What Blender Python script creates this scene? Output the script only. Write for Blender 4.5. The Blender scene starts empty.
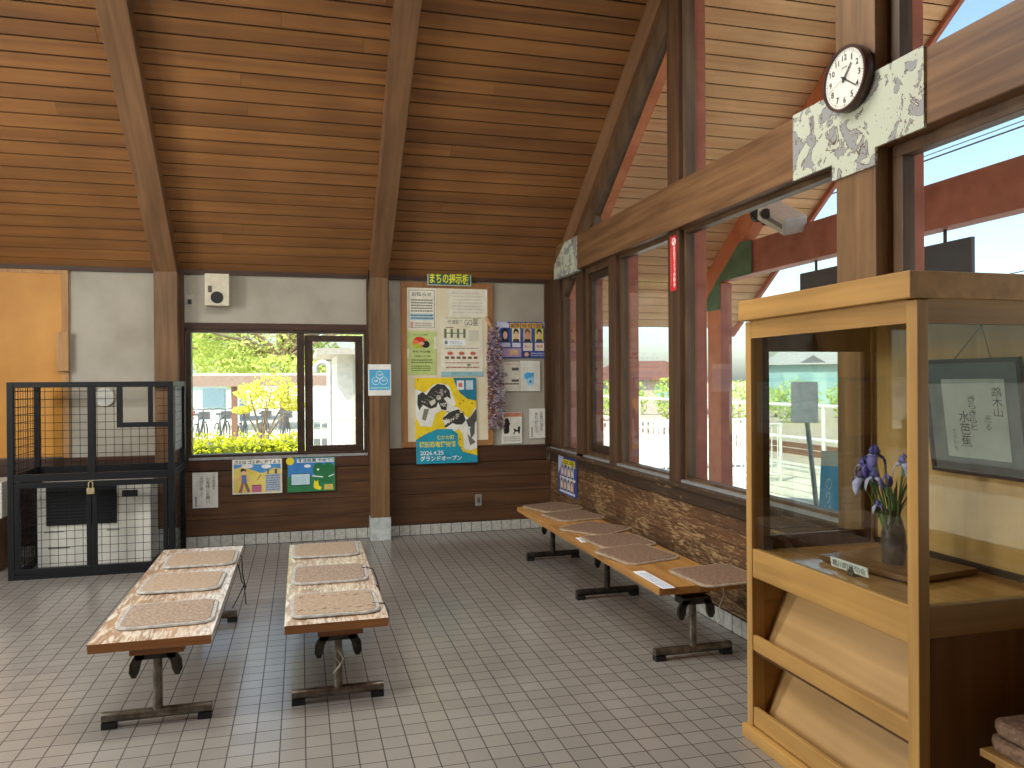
import bpy, bmesh, math, random
from mathutils import Vector, Matrix
random.seed(7)
C = bpy.context.scene.collection
S = bpy.context.scene
PI = math.pi

# ------------------------------------------------------------------ camera
cam = bpy.data.objects.new('camera', bpy.data.cameras.new('camera')); C.objects.link(cam)
cam.data.sensor_width = 36.0; cam.data.lens = 779.5 / 1024 * 36.0
cam.data.clip_start = 0.05; cam.data.clip_end = 500
def cam_matrix(yaw, pitch, roll, h):
    f = Vector((math.sin(yaw)*math.cos(pitch), math.cos(yaw)*math.cos(pitch), math.sin(pitch)))
    r0 = Vector((math.cos(yaw), -math.sin(yaw), 0)); d0 = f.cross(r0)
    r = r0*math.cos(roll) + d0*math.sin(roll); d = -r0*math.sin(roll) + d0*math.cos(roll)
    return Matrix(((r.x, -d.x, -f.x, 0), (r.y, -d.y, -f.y, 0), (r.z, -d.z, -f.z, h), (0, 0, 0, 1)))
cam.matrix_world = cam_matrix(0.264669, -0.0033916, 0.0068188, 1.55)
S.camera = cam

# ------------------------------------------------------------------ world, sun, exposure
S.view_settings.view_transform = 'Standard'; S.view_settings.look = 'None'
S.view_settings.gamma = 1.0; S.view_settings.use_curve_mapping = False
S.view_settings.exposure = 0.18
W = bpy.data.worlds.new('sky'); S.world = W; W.use_nodes = True
nt = W.node_tree; nt.nodes.clear()
sky = nt.nodes.new('ShaderNodeTexSky'); sky.sky_type = 'NISHITA'; sky.sun_disc = False
sky.sun_elevation = math.radians(52); sky.sun_rotation = math.radians(235)
sky.air_density = 1.0; sky.dust_density = 2.2; sky.ozone_density = 1.2
bg = nt.nodes.new('ShaderNodeBackground'); bg.inputs['Strength'].default_value = 0.36
wo = nt.nodes.new('ShaderNodeOutputWorld')
nt.links.new(sky.outputs[0], bg.inputs[0]); nt.links.new(bg.outputs[0], wo.inputs[0])
sl = bpy.data.lights.new('sun', 'SUN'); sl.energy = 8.0; sl.angle = math.radians(0.6); sl.color = (1.0, 0.95, 0.86)
sun = bpy.data.objects.new('sun', sl); C.objects.link(sun)
sun.rotation_euler = Vector((0.52, 0.36, -0.80)).to_track_quat('-Z', 'Y').to_euler()
FILL_W = 80.0           # base watts of each added fill light

# ------------------------------------------------------------------ materials
def lin(h):
    if isinstance(h, str):
        h = h.lstrip('#'); h = [int(h[i:i+2], 16)/255 for i in (0, 2, 4)]
    return tuple((c/12.92 if c <= .04045 else ((c+.055)/1.055)**2.4) for c in h) + (1.0,)
def newmat(name):
    m = bpy.data.materials.new(name); m.use_nodes = True
    n = m.node_tree.nodes; return m, n, m.node_tree.links, n['Principled BSDF']
_pm = {}
def pm(h, rough=0.6, metal=0.0, spec=0.5):
    k = (h, rough, metal, spec)
    if k not in _pm:
        m, n, l, b = newmat('paint_' + h.lstrip('#'))
        b.inputs['Base Color'].default_value = lin(h); b.inputs['Roughness'].default_value = rough
        b.inputs['Metallic'].default_value = metal; b.inputs['Specular IOR Level'].default_value = spec
        tc = n.new('ShaderNodeTexCoord'); no = n.new('ShaderNodeTexNoise'); no.inputs['Scale'].default_value = 14
        mx = n.new('ShaderNodeMix'); mx.data_type = 'RGBA'; mx.blend_type = 'MULTIPLY'
        rp = n.new('ShaderNodeValToRGB'); rp.color_ramp.elements[0].color = (.88, .88, .88, 1); rp.color_ramp.elements[1].color = (1, 1, 1, 1)
        rp.color_ramp.elements[0].position = .35; rp.color_ramp.elements[1].position = .6
        l.new(tc.outputs['Object'], no.inputs['Vector']); l.new(no.outputs[0], rp.inputs[0])
        mx.inputs[0].default_value = 1; mx.inputs[6].default_value = lin(h); l.new(rp.outputs[0], mx.inputs[7])
        l.new(mx.outputs[2], b.inputs['Base Color'])
        _pm[k] = m
    return _pm[k]
def wood(name, c1, c2, axis='x', rough=0.55, grain=1.0, var=0.25, spec=0.35, fine=26, tilt=0.0):
    """streaky timber, grain along axis; every loose board gets its own tone"""
    m, n, l, b = newmat(name)
    tc = n.new('ShaderNodeTexCoord'); mp = n.new('ShaderNodeMapping')
    s = [fine*grain]*3; s['xyz'.index(axis)] = 1.3*grain; mp.inputs['Scale'].default_value = s
    geo = n.new('ShaderNodeNewGeometry')
    add = n.new('ShaderNodeVectorMath'); add.operation = 'ADD'
    sc = n.new('ShaderNodeVectorMath'); sc.operation = 'SCALE'; sc.inputs[3].default_value = 37.0
    cmb = n.new('ShaderNodeCombineXYZ')
    for i in range(3): l.new(geo.outputs['Random Per Island'], cmb.inputs[i])
    vr = n.new('ShaderNodeVectorRotate'); vr.rotation_type = 'X_AXIS'; vr.inputs['Angle'].default_value = tilt      # grain of sloping timber
    l.new(cmb.outputs[0], sc.inputs[0]); l.new(tc.outputs['Object'], vr.inputs['Vector']); l.new(vr.outputs[0], mp.inputs[0])
    l.new(mp.outputs[0], add.inputs[0]); l.new(sc.outputs[0], add.inputs[1])
    no = n.new('ShaderNodeTexNoise'); no.inputs['Scale'].default_value = 1.0; no.inputs['Detail'].default_value = 6; no.inputs['Distortion'].default_value = .6
    l.new(add.outputs[0], no.inputs['Vector'])
    rp = n.new('ShaderNodeValToRGB'); e = rp.color_ramp.elements
    e[0].position = .3; e[1].position = .72; e[0].color = lin(c1); e[1].color = lin(c2)
    l.new(no.outputs[0], rp.inputs[0])
    n2 = n.new('ShaderNodeTexNoise'); n2.inputs['Scale'].default_value = 1.7; n2.inputs['Detail'].default_value = 3
    l.new(tc.outputs['Object'], n2.inputs['Vector'])
    ma = n.new('ShaderNodeMath'); ma.operation = 'MULTIPLY_ADD'; ma.inputs[1].default_value = var; ma.inputs[2].default_value = 1 - var*.5
    l.new(geo.outputs['Random Per Island'], ma.inputs[0])
    mb_ = n.new('ShaderNodeMath'); mb_.operation = 'MULTIPLY_ADD'; mb_.inputs[1].default_value = .7; mb_.inputs[2].default_value = .65
    l.new(n2.outputs[0], mb_.inputs[0])
    mm = n.new('ShaderNodeMath'); mm.operation = 'MULTIPLY'; l.new(ma.outputs[0], mm.inputs[0]); l.new(mb_.outputs[0], mm.inputs[1])
    mul = n.new('ShaderNodeMix'); mul.data_type = 'RGBA'; mul.blend_type = 'MULTIPLY'; mul.inputs[0].default_value = 1
    l.new(rp.outputs[0], mul.inputs[6]); l.new(mm.outputs[0], mul.inputs[7])
    l.new(mul.outputs[2], b.inputs['Base Color'])
    b.inputs['Roughness'].default_value = rough; b.inputs['Specular IOR Level'].default_value = spec
    bp = n.new('ShaderNodeBump'); bp.inputs['Strength'].default_value = .12; bp.inputs['Distance'].default_value = .004
    l.new(no.outputs[0], bp.inputs['Height']); l.new(bp.outputs[0], b.inputs['Normal'])
    return m
def glass_mat(name, tint='#f4f8f6', boost=1.0):
    m, n, l, b = newmat(name); n.remove(b)
    out = n['Material Output']; t = n.new('ShaderNodeBsdfTransparent'); t.inputs[0].default_value = lin(tint)
    g = n.new('ShaderNodeBsdfGlossy'); g.inputs['Roughness'].default_value = .01
    f = n.new('ShaderNodeLayerWeight'); f.inputs['Blend'].default_value = .5          # Schlick's reflectance, the same from both faces
    p = n.new('ShaderNodeMath'); p.operation = 'POWER'; p.inputs[1].default_value = 5; l.new(f.outputs['Facing'], p.inputs[0])
    k = n.new('ShaderNodeMath'); k.operation = 'MULTIPLY_ADD'; k.inputs[1].default_value = .96*boost; k.inputs[2].default_value = .04*boost; k.use_clamp = True
    mx = n.new('ShaderNodeMixShader'); l.new(p.outputs[0], k.inputs[0]); l.new(k.outputs[0], mx.inputs[0])
    l.new(t.outputs[0], mx.inputs[1]); l.new(g.outputs[0], mx.inputs[2]); l.new(mx.outputs[0], out.inputs[0])
    return m
def mottled(name, c1, c2, scale, rough=.8, stretch=(1, 1, 1), lo=.35, hi=.65, bump=.0, detail=6, dist=0.0):
    m, n, l, b = newmat(name)
    tc = n.new('ShaderNodeTexCoord'); mp = n.new('ShaderNodeMapping'); mp.inputs['Scale'].default_value = stretch
    no = n.new('ShaderNodeTexNoise'); no.inputs['Scale'].default_value = scale; no.inputs['Detail'].default_value = detail; no.inputs['Distortion'].default_value = dist
    rp = n.new('ShaderNodeValToRGB'); e = rp.color_ramp.elements
    e[0].position = lo; e[1].position = hi; e[0].color = lin(c1); e[1].color = lin(c2)
    l.new(tc.outputs['Object'], mp.inputs[0]); l.new(mp.outputs[0], no.inputs['Vector'])
    l.new(no.outputs[0], rp.inputs[0]); l.new(rp.outputs[0], b.inputs['Base Color']); b.inputs['Roughness'].default_value = rough
    if bump:
        bp = n.new('ShaderNodeBump'); bp.inputs['Strength'].default_value = bump; bp.inputs['Distance'].default_value = .004
        l.new(no.outputs[0], bp.inputs['Height']); l.new(bp.outputs[0], b.inputs['Normal'])
    return m
def leaf_mat(name, c1, c2, trans=.45):
    m, n, l, b = newmat(name); n.remove(b); out = n['Material Output']
    geo = n.new('ShaderNodeNewGeometry'); rp = n.new('ShaderNodeValToRGB'); e = rp.color_ramp.elements
    e[0].color = lin(c1); e[1].color = lin(c2); l.new(geo.outputs['Random Per Island'], rp.inputs[0])
    d = n.new('ShaderNodeBsdfDiffuse'); t = n.new('ShaderNodeBsdfTranslucent'); mx = n.new('ShaderNodeMixShader'); mx.inputs[0].default_value = trans
    l.new(rp.outputs[0], d.inputs[0]); l.new(rp.outputs[0], t.inputs[0]); l.new(d.outputs[0], mx.inputs[1]); l.new(t.outputs[0], mx.inputs[2]); l.new(mx.outputs[0], out.inputs[0])
    return m
def floor_tile_mat():
    m, n, l, b = newmat('floor_tiles'); T = .1057
    tc = n.new('ShaderNodeTexCoord'); sp = n.new('ShaderNodeSeparateXYZ'); l.new(tc.outputs['Object'], sp.inputs[0])
    def M(op, a, v=None, w=None):
        k = n.new('ShaderNodeMath'); k.operation = op
        for i, q in enumerate((a, v, w)):
            if q is None: continue
            if isinstance(q, (int, float)): k.inputs[i].default_value = q
            else: l.new(q, k.inputs[i])
        return k.outputs[0]
    cells, dist = [], []
    for i, off in ((0, .432), (1, 3.316)):
        u = M('DIVIDE', M('SUBTRACT', sp.outputs[i], off - 100*T), T)
        fr = M('FRACT', u); cells.append(M('FLOOR', u))
        dist.append(M('SUBTRACT', .5, M('ABSOLUTE', M('SUBTRACT', fr, .5))))
    d = M('MINIMUM', dist[0], dist[1])                       # 0 at the joint
    ss = n.new('ShaderNodeMapRange'); ss.interpolation_type = 'SMOOTHSTEP'
    l.new(d, ss.inputs[0]); ss.inputs[1].default_value = .016; ss.inputs[2].default_value = .036
    cm = n.new('ShaderNodeCombineXYZ'); l.new(cells[0], cm.inputs[0]); l.new(cells[1], cm.inputs[1])
    wn = n.new('ShaderNodeTexWhiteNoise'); l.new(cm.outputs[0], wn.inputs[0])
    no = n.new('ShaderNodeTexNoise'); no.inputs['Scale'].default_value = 320; no.inputs['Detail'].default_value = 3; l.new(tc.outputs['Object'], no.inputs['Vector'])
    rp = n.new('ShaderNodeValToRGB'); e = rp.color_ramp.elements; e[0].position = .3; e[1].position = .68
    e[0].color = lin('#6f6a63'); e[1].color = lin('#9c968d'); l.new(no.outputs[0], rp.inputs[0])
    tone = M('MULTIPLY_ADD', wn.outputs[0], .16, .92)
    mul = n.new('ShaderNodeMix'); mul.data_type = 'RGBA'; mul.blend_type = 'MULTIPLY'; mul.inputs[0].default_value = 1
    l.new(rp.outputs[0], mul.inputs[6]); l.new(tone, mul.inputs[7])
    st = n.new('ShaderNodeTexNoise'); st.inputs['Scale'].default_value = .9; st.inputs['Detail'].default_value = 4; l.new(tc.outputs['Object'], st.inputs['Vector'])
    mul2 = n.new('ShaderNodeMix'); mul2.data_type = 'RGBA'; mul2.blend_type = 'MULTIPLY'; mul2.inputs[0].default_value = 1
    l.new(mul.outputs[2], mul2.inputs[6]); l.new(M('MULTIPLY_ADD', st.outputs[0], .4, .78), mul2.inputs[7])
    mx = n.new('ShaderNodeMix'); mx.data_type = 'RGBA'; l.new(ss.outputs[0], mx.inputs[0]); mx.inputs[6].default_value = lin('#38302a'); l.new(mul2.outputs[2], mx.inputs[7])
    l.new(mx.outputs[2], b.inputs['Base Color'])
    rr = n.new('ShaderNodeMapRange'); l.new(ss.outputs[0], rr.inputs[0]); rr.inputs[3].default_value = .85; rr.inputs[4].default_value = .30; l.new(rr.outputs[0], b.inputs['Roughness'])
    b.inputs['Specular IOR Level'].default_value = .8; b.inputs['Coat Weight'].default_value = .35; b.inputs['Coat Roughness'].default_value = .16
    bp = n.new('ShaderNodeBump'); bp.inputs['Strength'].default_value = .3; bp.inputs['Distance'].default_value = .003
    l.new(M('MULTIPLY_ADD', no.outputs[0], .15, ss.outputs[0]), bp.inputs['Height']); l.new(bp.outputs[0], b.inputs['Normal'])
    return m
def worn_or_sheen_wood_mat(name, base1, base2, worn, axis, amount):
    """varnished boards rubbed through to pale wood in short streaks along the grain; on bench tops also painted sheen"""
    m = wood(name, base1, base2, axis, .5, 1.0, .3)
    n, l = m.node_tree.nodes, m.node_tree.links; b = n['Principled BSDF']
    src = b.inputs['Base Color'].links[0].from_socket
    tc = n.new('ShaderNodeTexCoord'); mp = n.new('ShaderNodeMapping')
    s = [52, 52, 52]; s['xyz'.index(axis)] = 8.0; mp.inputs['Scale'].default_value = s
    no = n.new('ShaderNodeTexNoise'); no.inputs['Scale'].default_value = 1; no.inputs['Detail'].default_value = 7; no.inputs['Roughness'].default_value = .65; no.inputs['Distortion'].default_value = 1.2
    l.new(tc.outputs['Object'], mp.inputs[0]); l.new(mp.outputs[0], no.inputs['Vector'])
    big = n.new('ShaderNodeTexNoise'); big.inputs['Scale'].default_value = 2.4; big.inputs['Detail'].default_value = 3; l.new(tc.outputs['Object'], big.inputs['Vector'])
    ad = n.new('ShaderNodeMath'); ad.operation = 'MULTIPLY_ADD'; ad.inputs[1].default_value = .35; l.new(big.outputs[0], ad.inputs[0]); l.new(no.outputs[0], ad.inputs[2])
    rp = n.new('ShaderNodeValToRGB'); e = rp.color_ramp.elements; e[0].position = amount; e[1].position = amount + .12
    e[0].color = (0, 0, 0, 1); e[1].color = (1, 1, 1, 1); l.new(ad.outputs[0], rp.inputs[0])
    mx = n.new('ShaderNodeMix'); mx.data_type = 'RGBA'; l.new(rp.outputs[0], mx.inputs[0]); l.new(src, mx.inputs[6]); mx.inputs[7].default_value = lin(worn)
    l.new(mx.outputs[2], b.inputs['Base Color'])
    return m
def peeling_mat():
    m, n, l, b = newmat('peeling_cream_paint')
    tc = n.new('ShaderNodeTexCoord')
    big = n.new('ShaderNodeTexNoise'); big.inputs['Scale'].default_value = 8.5; big.inputs['Detail'].default_value = 5; big.inputs['Roughness'].default_value = .6; big.inputs['Distortion'].default_value = .9
    sm = n.new('ShaderNodeTexNoise'); sm.inputs['Scale'].default_value = 55; sm.inputs['Detail'].default_value = 2
    for q in (big, sm): l.new(tc.outputs['Object'], q.inputs['Vector'])
    r1 = n.new('ShaderNodeValToRGB'); r1.color_ramp.interpolation = 'CONSTANT'; e = r1.color_ramp.elements
    e[0].position = 0; e[0].color = lin('#b9bda8'); e[1].position = .525; e[1].color = lin('#5a4436')
    x = e.new(.545); x.color = lin('#8e8f8d'); x = e.new(.70); x.color = lin('#a8ac98'); x = e.new(.74); x.color = lin('#777876')
    l.new(big.outputs[0], r1.inputs[0])
    r2 = n.new('ShaderNodeValToRGB'); r2.color_ramp.interpolation = 'CONSTANT'; e = r2.color_ramp.elements
    e[0].color = (0, 0, 0, 1); e[1].position = .70; e[1].color = (1, 1, 1, 1); l.new(sm.outputs[0], r2.inputs[0])
    mx = n.new('ShaderNodeMix'); mx.data_type = 'RGBA'; l.new(r2.outputs[0], mx.inputs[0]); l.new(r1.outputs[0], mx.inputs[6]); mx.inputs[7].default_value = lin('#5f5549')
    l.new(mx.outputs[2], b.inputs['Base Color']); b.inputs['Roughness'].default_value = .55
    bp = n.new('ShaderNodeBump'); bp.inputs['Strength'].default_value = .6; bp.inputs['Distance'].default_value = .004; bp.invert = True
    l.new(big.outputs[0], bp.inputs['Height']); l.new(bp.outputs[0], b.inputs['Normal'])
    return m

M = {}
M['ceil'] = wood('ceiling_boards', '#7d5433', '#9a6b3c', 'x', .5, .45, .26)
M['soffit'] = wood('soffit_boards', '#d9a878', '#ecc294', 'x', .6, .5, .12)
M['gap'] = pm('#1d130c', .9)
M['roof'] = pm('#5b4a40', .8)
M['postz'] = wood('brown_post_timber', '#62482f', '#866543', 'z', .5, .8, .1)
M['postd'] = wood('dark_post_timber', '#3f2a1c', '#5e422c', 'z', .5, .8, .15)
M['rafter'] = wood('rafter_timber', '#6c4e36', '#8c6848', 'y', .5, .7, .1, tilt=math.atan(.72))
M['beam'] = wood('beam_timber', '#5c3f28', '#83603f', 'y', .5, .9, .1)
M['dado'] = wood('dado_boards', '#462f1f', '#66482f', 'x', .45, 1, .25)
M['rail'] = wood('dado_rail_timber', '#3c261a', '#573a27', 'x', .45, 1, .15)
M['trim'] = wood('dark_trim', '#3a281d', '#523a28', 'x', .5, 1, .1)
M['winframe'] = mottled('dark_window_frame', '#2e2018', '#46321f', 9, .45)
M['winframe3'] = mottled('brown_window_frame', '#48331f', '#63492f', 9, .45, (1, 1, .2))
M['winframe2'] = mottled('worn_window_frame', '#4a3828', '#66503a', 9, .5, (1, 1, .2))
M['redwood'] = mottled('red_brown_paint', '#a05a48', '#b86e58', 6, .55)
M['orangewood'] = mottled('orange_red_paint', '#c8704a', '#d9845a', 6, .6)  # orange-red of the rafter; doubles as the canopy post's lit side
M['green'] = mottled('green_paint', '#456b4c', '#567c5c', 6, .6)
M['plaster'] = mottled('grey_wall_panel', '#a19a8a', '#b4ae9f', 2.2, .75)
M['worn'] = worn_or_sheen_wood_mat('worn_dado_boards', '#4b3424', '#6c4b31', '#a98a60', 'y', .68)
M['worndark'] = worn_or_sheen_wood_mat('worn_dark_rail', '#3a2c22', '#54402f', '#9a7c54', 'y', .76)
M['alu'] = pm('#c4c8ca', .35, .6)
M['glass'] = glass_mat('window_glass')
M['cabglass'] = glass_mat('cabinet_glass', '#f3f6f3', 1.0)
M['floor'] = floor_tile_mat()
M['basetile'] = mottled('skirting_tiles', '#a5a49b', '#c2c1b8', 30, .4)
M['peel'] = peeling_mat()
M['concrete'] = mottled('plinth_paint', '#a9b0ac', '#c6ccc6', 20, .5)
M['benchtop'] = worn_or_sheen_wood_mat('bench_top_wood', '#96745a', '#b89470', '#d8ccb8', 'y', .63)  # pale streaks: real wear plus the window's whitish sheen painted in
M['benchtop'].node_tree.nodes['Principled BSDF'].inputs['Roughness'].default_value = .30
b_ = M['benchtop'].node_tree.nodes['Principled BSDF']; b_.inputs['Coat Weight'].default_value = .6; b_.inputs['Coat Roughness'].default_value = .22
M['benchedge'] = wood('bench_edge_wood', '#7c4f2b', '#a06d3e', 'x', .45, 1, .1)
M['bench2'] = wood('yellow_bench_wood', '#9a6a34', '#be8c4c', 'y', .38, 1, .2)
M['steel'] = mottled('scuffed_steel', '#5f574c', '#8c8476', 18, .38); M['steel'].node_tree.nodes['Principled BSDF'].inputs['Metallic'].default_value = .8
M['steeld'] = mottled('dark_steel', '#2c2926', '#4a443d', 18, .45); M['steeld'].node_tree.nodes['Principled BSDF'].inputs['Metallic'].default_value = .7
M['black'] = pm('#1b1c20', .5)
M['cage'] = pm('#0d0e12', .5, 0, .3)
M['cush_brown'] = mottled('brown_marl_felt', '#7a6858', '#a08c78', 70, .95, bump=.4)
M['cush_dark'] = mottled('dark_brown_felt', '#6b5240', '#8e7159', 60, .95, bump=.3)
M['cush_tan'] = mottled('tan_felt', '#8c7862', '#a8947c', 60, .95, bump=.4)
M['cush_rim'] = mottled('grey_binding', '#8f8b84', '#aeaaa2', 40, .9)
M['cush_rim2'] = mottled('brown_binding', '#8a7862', '#a6937a', 40, .9)
M['cab'] = wood('cabinet_wood', '#a07740', '#c09452', 'z', .42, .7, .08)
M['cabh'] = wood('cabinet_wood_level', '#a07740', '#c09452', 'y', .42, .7, .08)
M['cabx'] = wood('cabinet_wood_cross', '#96703c', '#b48a4c', 'x', .42, .7, .08)
M['caby'] = wood('yellow_plywood', '#c99c5c', '#dcb272', 'z', .45, .5, .05)
M['cabply'] = wood('pale_plywood', '#ae8650', '#c8a068', 'y', .5, .5, .06)
M['cabdark'] = wood('dark_case_frame', '#4e331e', '#6a4829', 'z', .45, .8, .08)
M['sidepanel'] = wood('dark_side_panel', '#6a4620', '#80582a', 'z', .45, .6, .05)
M['casefloor'] = wood('case_shelf', '#a87840', '#c49254', 'y', .14, .7, .06, .6)
M['bush'] = leaf_mat('hedge_leaves', '#c6cc34', '#ecec58')
M['tree'] = leaf_mat('tree_leaves', '#b8c868', '#e2ea92')
M['stree'] = leaf_mat('young_tree_leaves', '#dcd860', '#f2f08c')
M['fbush'] = leaf_mat('far_bush_leaves', '#a0bc5c', '#d2e088')
M['grass'] = leaf_mat('pale_grass', '#c9c890', '#e6e2b0')
M['bark'] = mottled('bark', '#8a7360', '#b09a86', 12, .9)
M['ground'] = mottled('pale_paving', '#ccc6b4', '#dcd6c4', 1.5, .9)
M['ballast'] = mottled('red_brown_ballast', '#a39484', '#bcae9c', 30, .95)
M['white'] = pm('#e4e4de', .45)
M['whitepipe'] = pm('#dcdcd4', .4)
M['rust'] = pm('#7c5a48', .7)

# ------------------------------------------------------------------ mesh builder
class MB:
    def __init__(s): s.v = []; s.f = []; s.m = []
    def add(s, vs, fs, m=0):
        b = len(s.v); s.v += [tuple(v) for v in vs]; s.f += [tuple(b+i for i in f) for f in fs]; s.m += [m]*len(fs); return s
    def box(s, x0, x1, y0, y1, z0, z1, m=0, mat=None):
        vs = [Vector((x, y, z)) for z in (z0, z1) for y in (y0, y1) for x in (x0, x1)]
        if mat is not None: vs = [mat @ v for v in vs]
        return s.add(vs, [(0, 2, 3, 1), (4, 5, 7, 6), (0, 1, 5, 4), (2, 6, 7, 3), (0, 4, 6, 2), (1, 3, 7, 5)], m)
    def bar(s, p, q, w, h, m=0, up=(0, 0, 1)):
        p, q = Vector(p), Vector(q); d = (q-p); L = d.length; d.normalize(); u = Vector(up)
        r = d.cross(u)
        if r.length < 1e-5: r = d.cross(Vector((1, 0, 0)))
        r.normalize(); u = r.cross(d)
        mt = Matrix((( r.x, d.x, u.x, p.x), (r.y, d.y, u.y, p.y), (r.z, d.z, u.z, p.z), (0, 0, 0, 1)))
        return s.box(-w/2, w/2, 0, L, -h/2, h/2, m, mt)
    def cyl(s, p, q, r0, r1=None, n=14, m=0, caps=True):
        r1 = r0 if r1 is None else r1; p, q = Vector(p), Vector(q); d = (q-p).normalized()
        a = d.cross(Vector((0, 0, 1)))
        if a.length < 1e-4: a = Vector((1, 0, 0))
        a.normalize(); b = d.cross(a)
        vs = [c + (a*math.cos(2*PI*i/n) + b*math.sin(2*PI*i/n))*r for c, r in ((p, r0), (q, r1)) for i in range(n)]
        fs = [(i, (i+1) % n, n+(i+1) % n, n+i) for i in range(n)]
        if caps: fs += [tuple(range(n))[::-1], tuple(range(n, 2*n))]
        return s.add(vs, fs, m)
    def tube(s, pts, r, n=8, m=0):
        pts = [Vector(p) for p in pts]; N = len(pts); vs = []; prev = None
        rs = r if isinstance(r, (list, tuple)) else [r]*N
        for i, p in enumerate(pts):
            d = (pts[min(i+1, N-1)] - pts[max(i-1, 0)]).normalized()
            a = prev - d*prev.dot(d) if prev is not None else d.cross(Vector((0, 0, 1)))
            if a.length < 1e-4: a = d.cross(Vector((1, 0, 0)))
            a.normalize(); prev = a; b = d.cross(a)
            vs += [p + (a*math.cos(2*PI*k/n) + b*math.sin(2*PI*k/n))*rs[i] for k in range(n)]
        fs = [(i*n+k, i*n+(k+1) % n, (i+1)*n+(k+1) % n, (i+1)*n+k) for i in range(N-1) for k in range(n)]
        fs += [tuple(range(n))[::-1], tuple(range((N-1)*n, N*n))]
        return s.add(vs, fs, m)
    def lathe(s, prof, c=(0, 0, 0), n=24, m=0, mat=None, caps=True):
        vs = []
        for r, z in prof:
            for k in range(n):
                v = Vector((r*math.cos(2*PI*k/n), r*math.sin(2*PI*k/n), z))
                if mat is not None: v = mat @ v
                vs.append(v + Vector(c))
        fs = [(i*n+k, i*n+(k+1) % n, (i+1)*n+(k+1) % n, (i+1)*n+k) for i in range(len(prof)-1) for k in range(n)]
        if caps: fs += [tuple(range(n))[::-1], tuple(range((len(prof)-1)*n, len(prof)*n))]
        return s.add(vs, fs, m)
    def prism(s, poly, ext, m=0):
        """poly: 3-D points of one flat face; ext: vector it is pushed along"""
        e = Vector(ext); n = len(poly); vs = [Vector(p) for p in poly] + [Vector(p)+e for p in poly]
        fs = [tuple(range(n)), tuple(range(2*n-1, n-1, -1))] + [(i, n+i, n+(i+1) % n, (i+1) % n) for i in range(n)]
        return s.add(vs, fs, m)
    def ball(s, c, r, n=10, m=0):
        rx, ry, rz = r if isinstance(r, (tuple, list)) else (r, r, r)
        prof = [(max(.02, math.sin(PI*i/n)), -math.cos(PI*i/n)) for i in range(n+1)]
        return s.lathe(prof, c, n*2, m, Matrix.Diagonal((rx, ry, rz)))
    def build(s, name, mats, parent=None, smooth=False, bevel=0.0, local=False):
        if not isinstance(mats, (list, tuple)): mats = [mats]
        off = Vector((0, 0, 0))
        if parent is not None and not local: off = parent.matrix_basis.translation if parent.parent is None else parent.matrix_basis.translation + parent.parent.matrix_basis.translation
        me = bpy.data.meshes.new(name); me.from_pydata([tuple(Vector(v)-off) for v in s.v], [], s.f)
        for mt in mats: me.materials.append(mt)
        me.polygons.foreach_set('material_index', s.m)
        bm = bmesh.new(); bm.from_mesh(me); bmesh.ops.recalc_face_normals(bm, faces=bm.faces); bm.to_mesh(me); bm.free()
        if smooth:
            me.polygons.foreach_set('use_smooth', [True]*len(me.polygons)); me.set_sharp_from_angle(angle=math.radians(40))
        o = bpy.data.objects.new(name, me); C.objects.link(o)
        if parent is not None: o.parent = parent
        if bevel:
            bv = o.modifiers.new('bevel', 'BEVEL'); bv.width = bevel; bv.segments = 2; bv.limit_method = 'ANGLE'
        return o
def ring(mb, ax, a0, a1, z0, z1, w, d0, d1, wt=None, wb=None, m=0):
    """rectangular frame in the plane across axis ax ('x' or 'y'); depth d0..d1"""
    wt = w if wt is None else wt; wb = w if wb is None else wb
    for p0, p1, q0, q1 in ((a0, a1, z1-wt, z1), (a0, a1, z0, z0+wb), (a0, a0+w, z0+wb, z1-wt), (a1-w, a1, z0+wb, z1-wt)):
        if ax == 'x': mb.box(d0, d1, p0, p1, q0, q1, m)
        else: mb.box(p0, p1, d0, d1, q0, q1, m)
    return mb
def thing(name, label, cat, loc=(0, 0, 0), group=None):
    o = bpy.data.objects.new(name, None); C.objects.link(o); o.location = loc; o.empty_display_size = .1
    o['label'] = label; o['category'] = cat
    if group: o['group'] = group
    return o
def tag(o, label, cat, group=None, kind=None):
    o['label'] = label; o['category'] = cat
    if group: o['group'] = group
    if kind: o['kind'] = kind
    return o
def struct(o): o['kind'] = 'structure'; return o
def dup(root, loc, rotz, label):
    r = root.copy(); C.objects.link(r); r.location = loc; r.rotation_euler = (0, 0, rotz); r['label'] = label
    for ch in root.children:
        c = ch.copy(); C.objects.link(c); c.parent = r
        for g in ch.children:
            d = g.copy(); C.objects.link(d); d.parent = c
    return r

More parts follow.
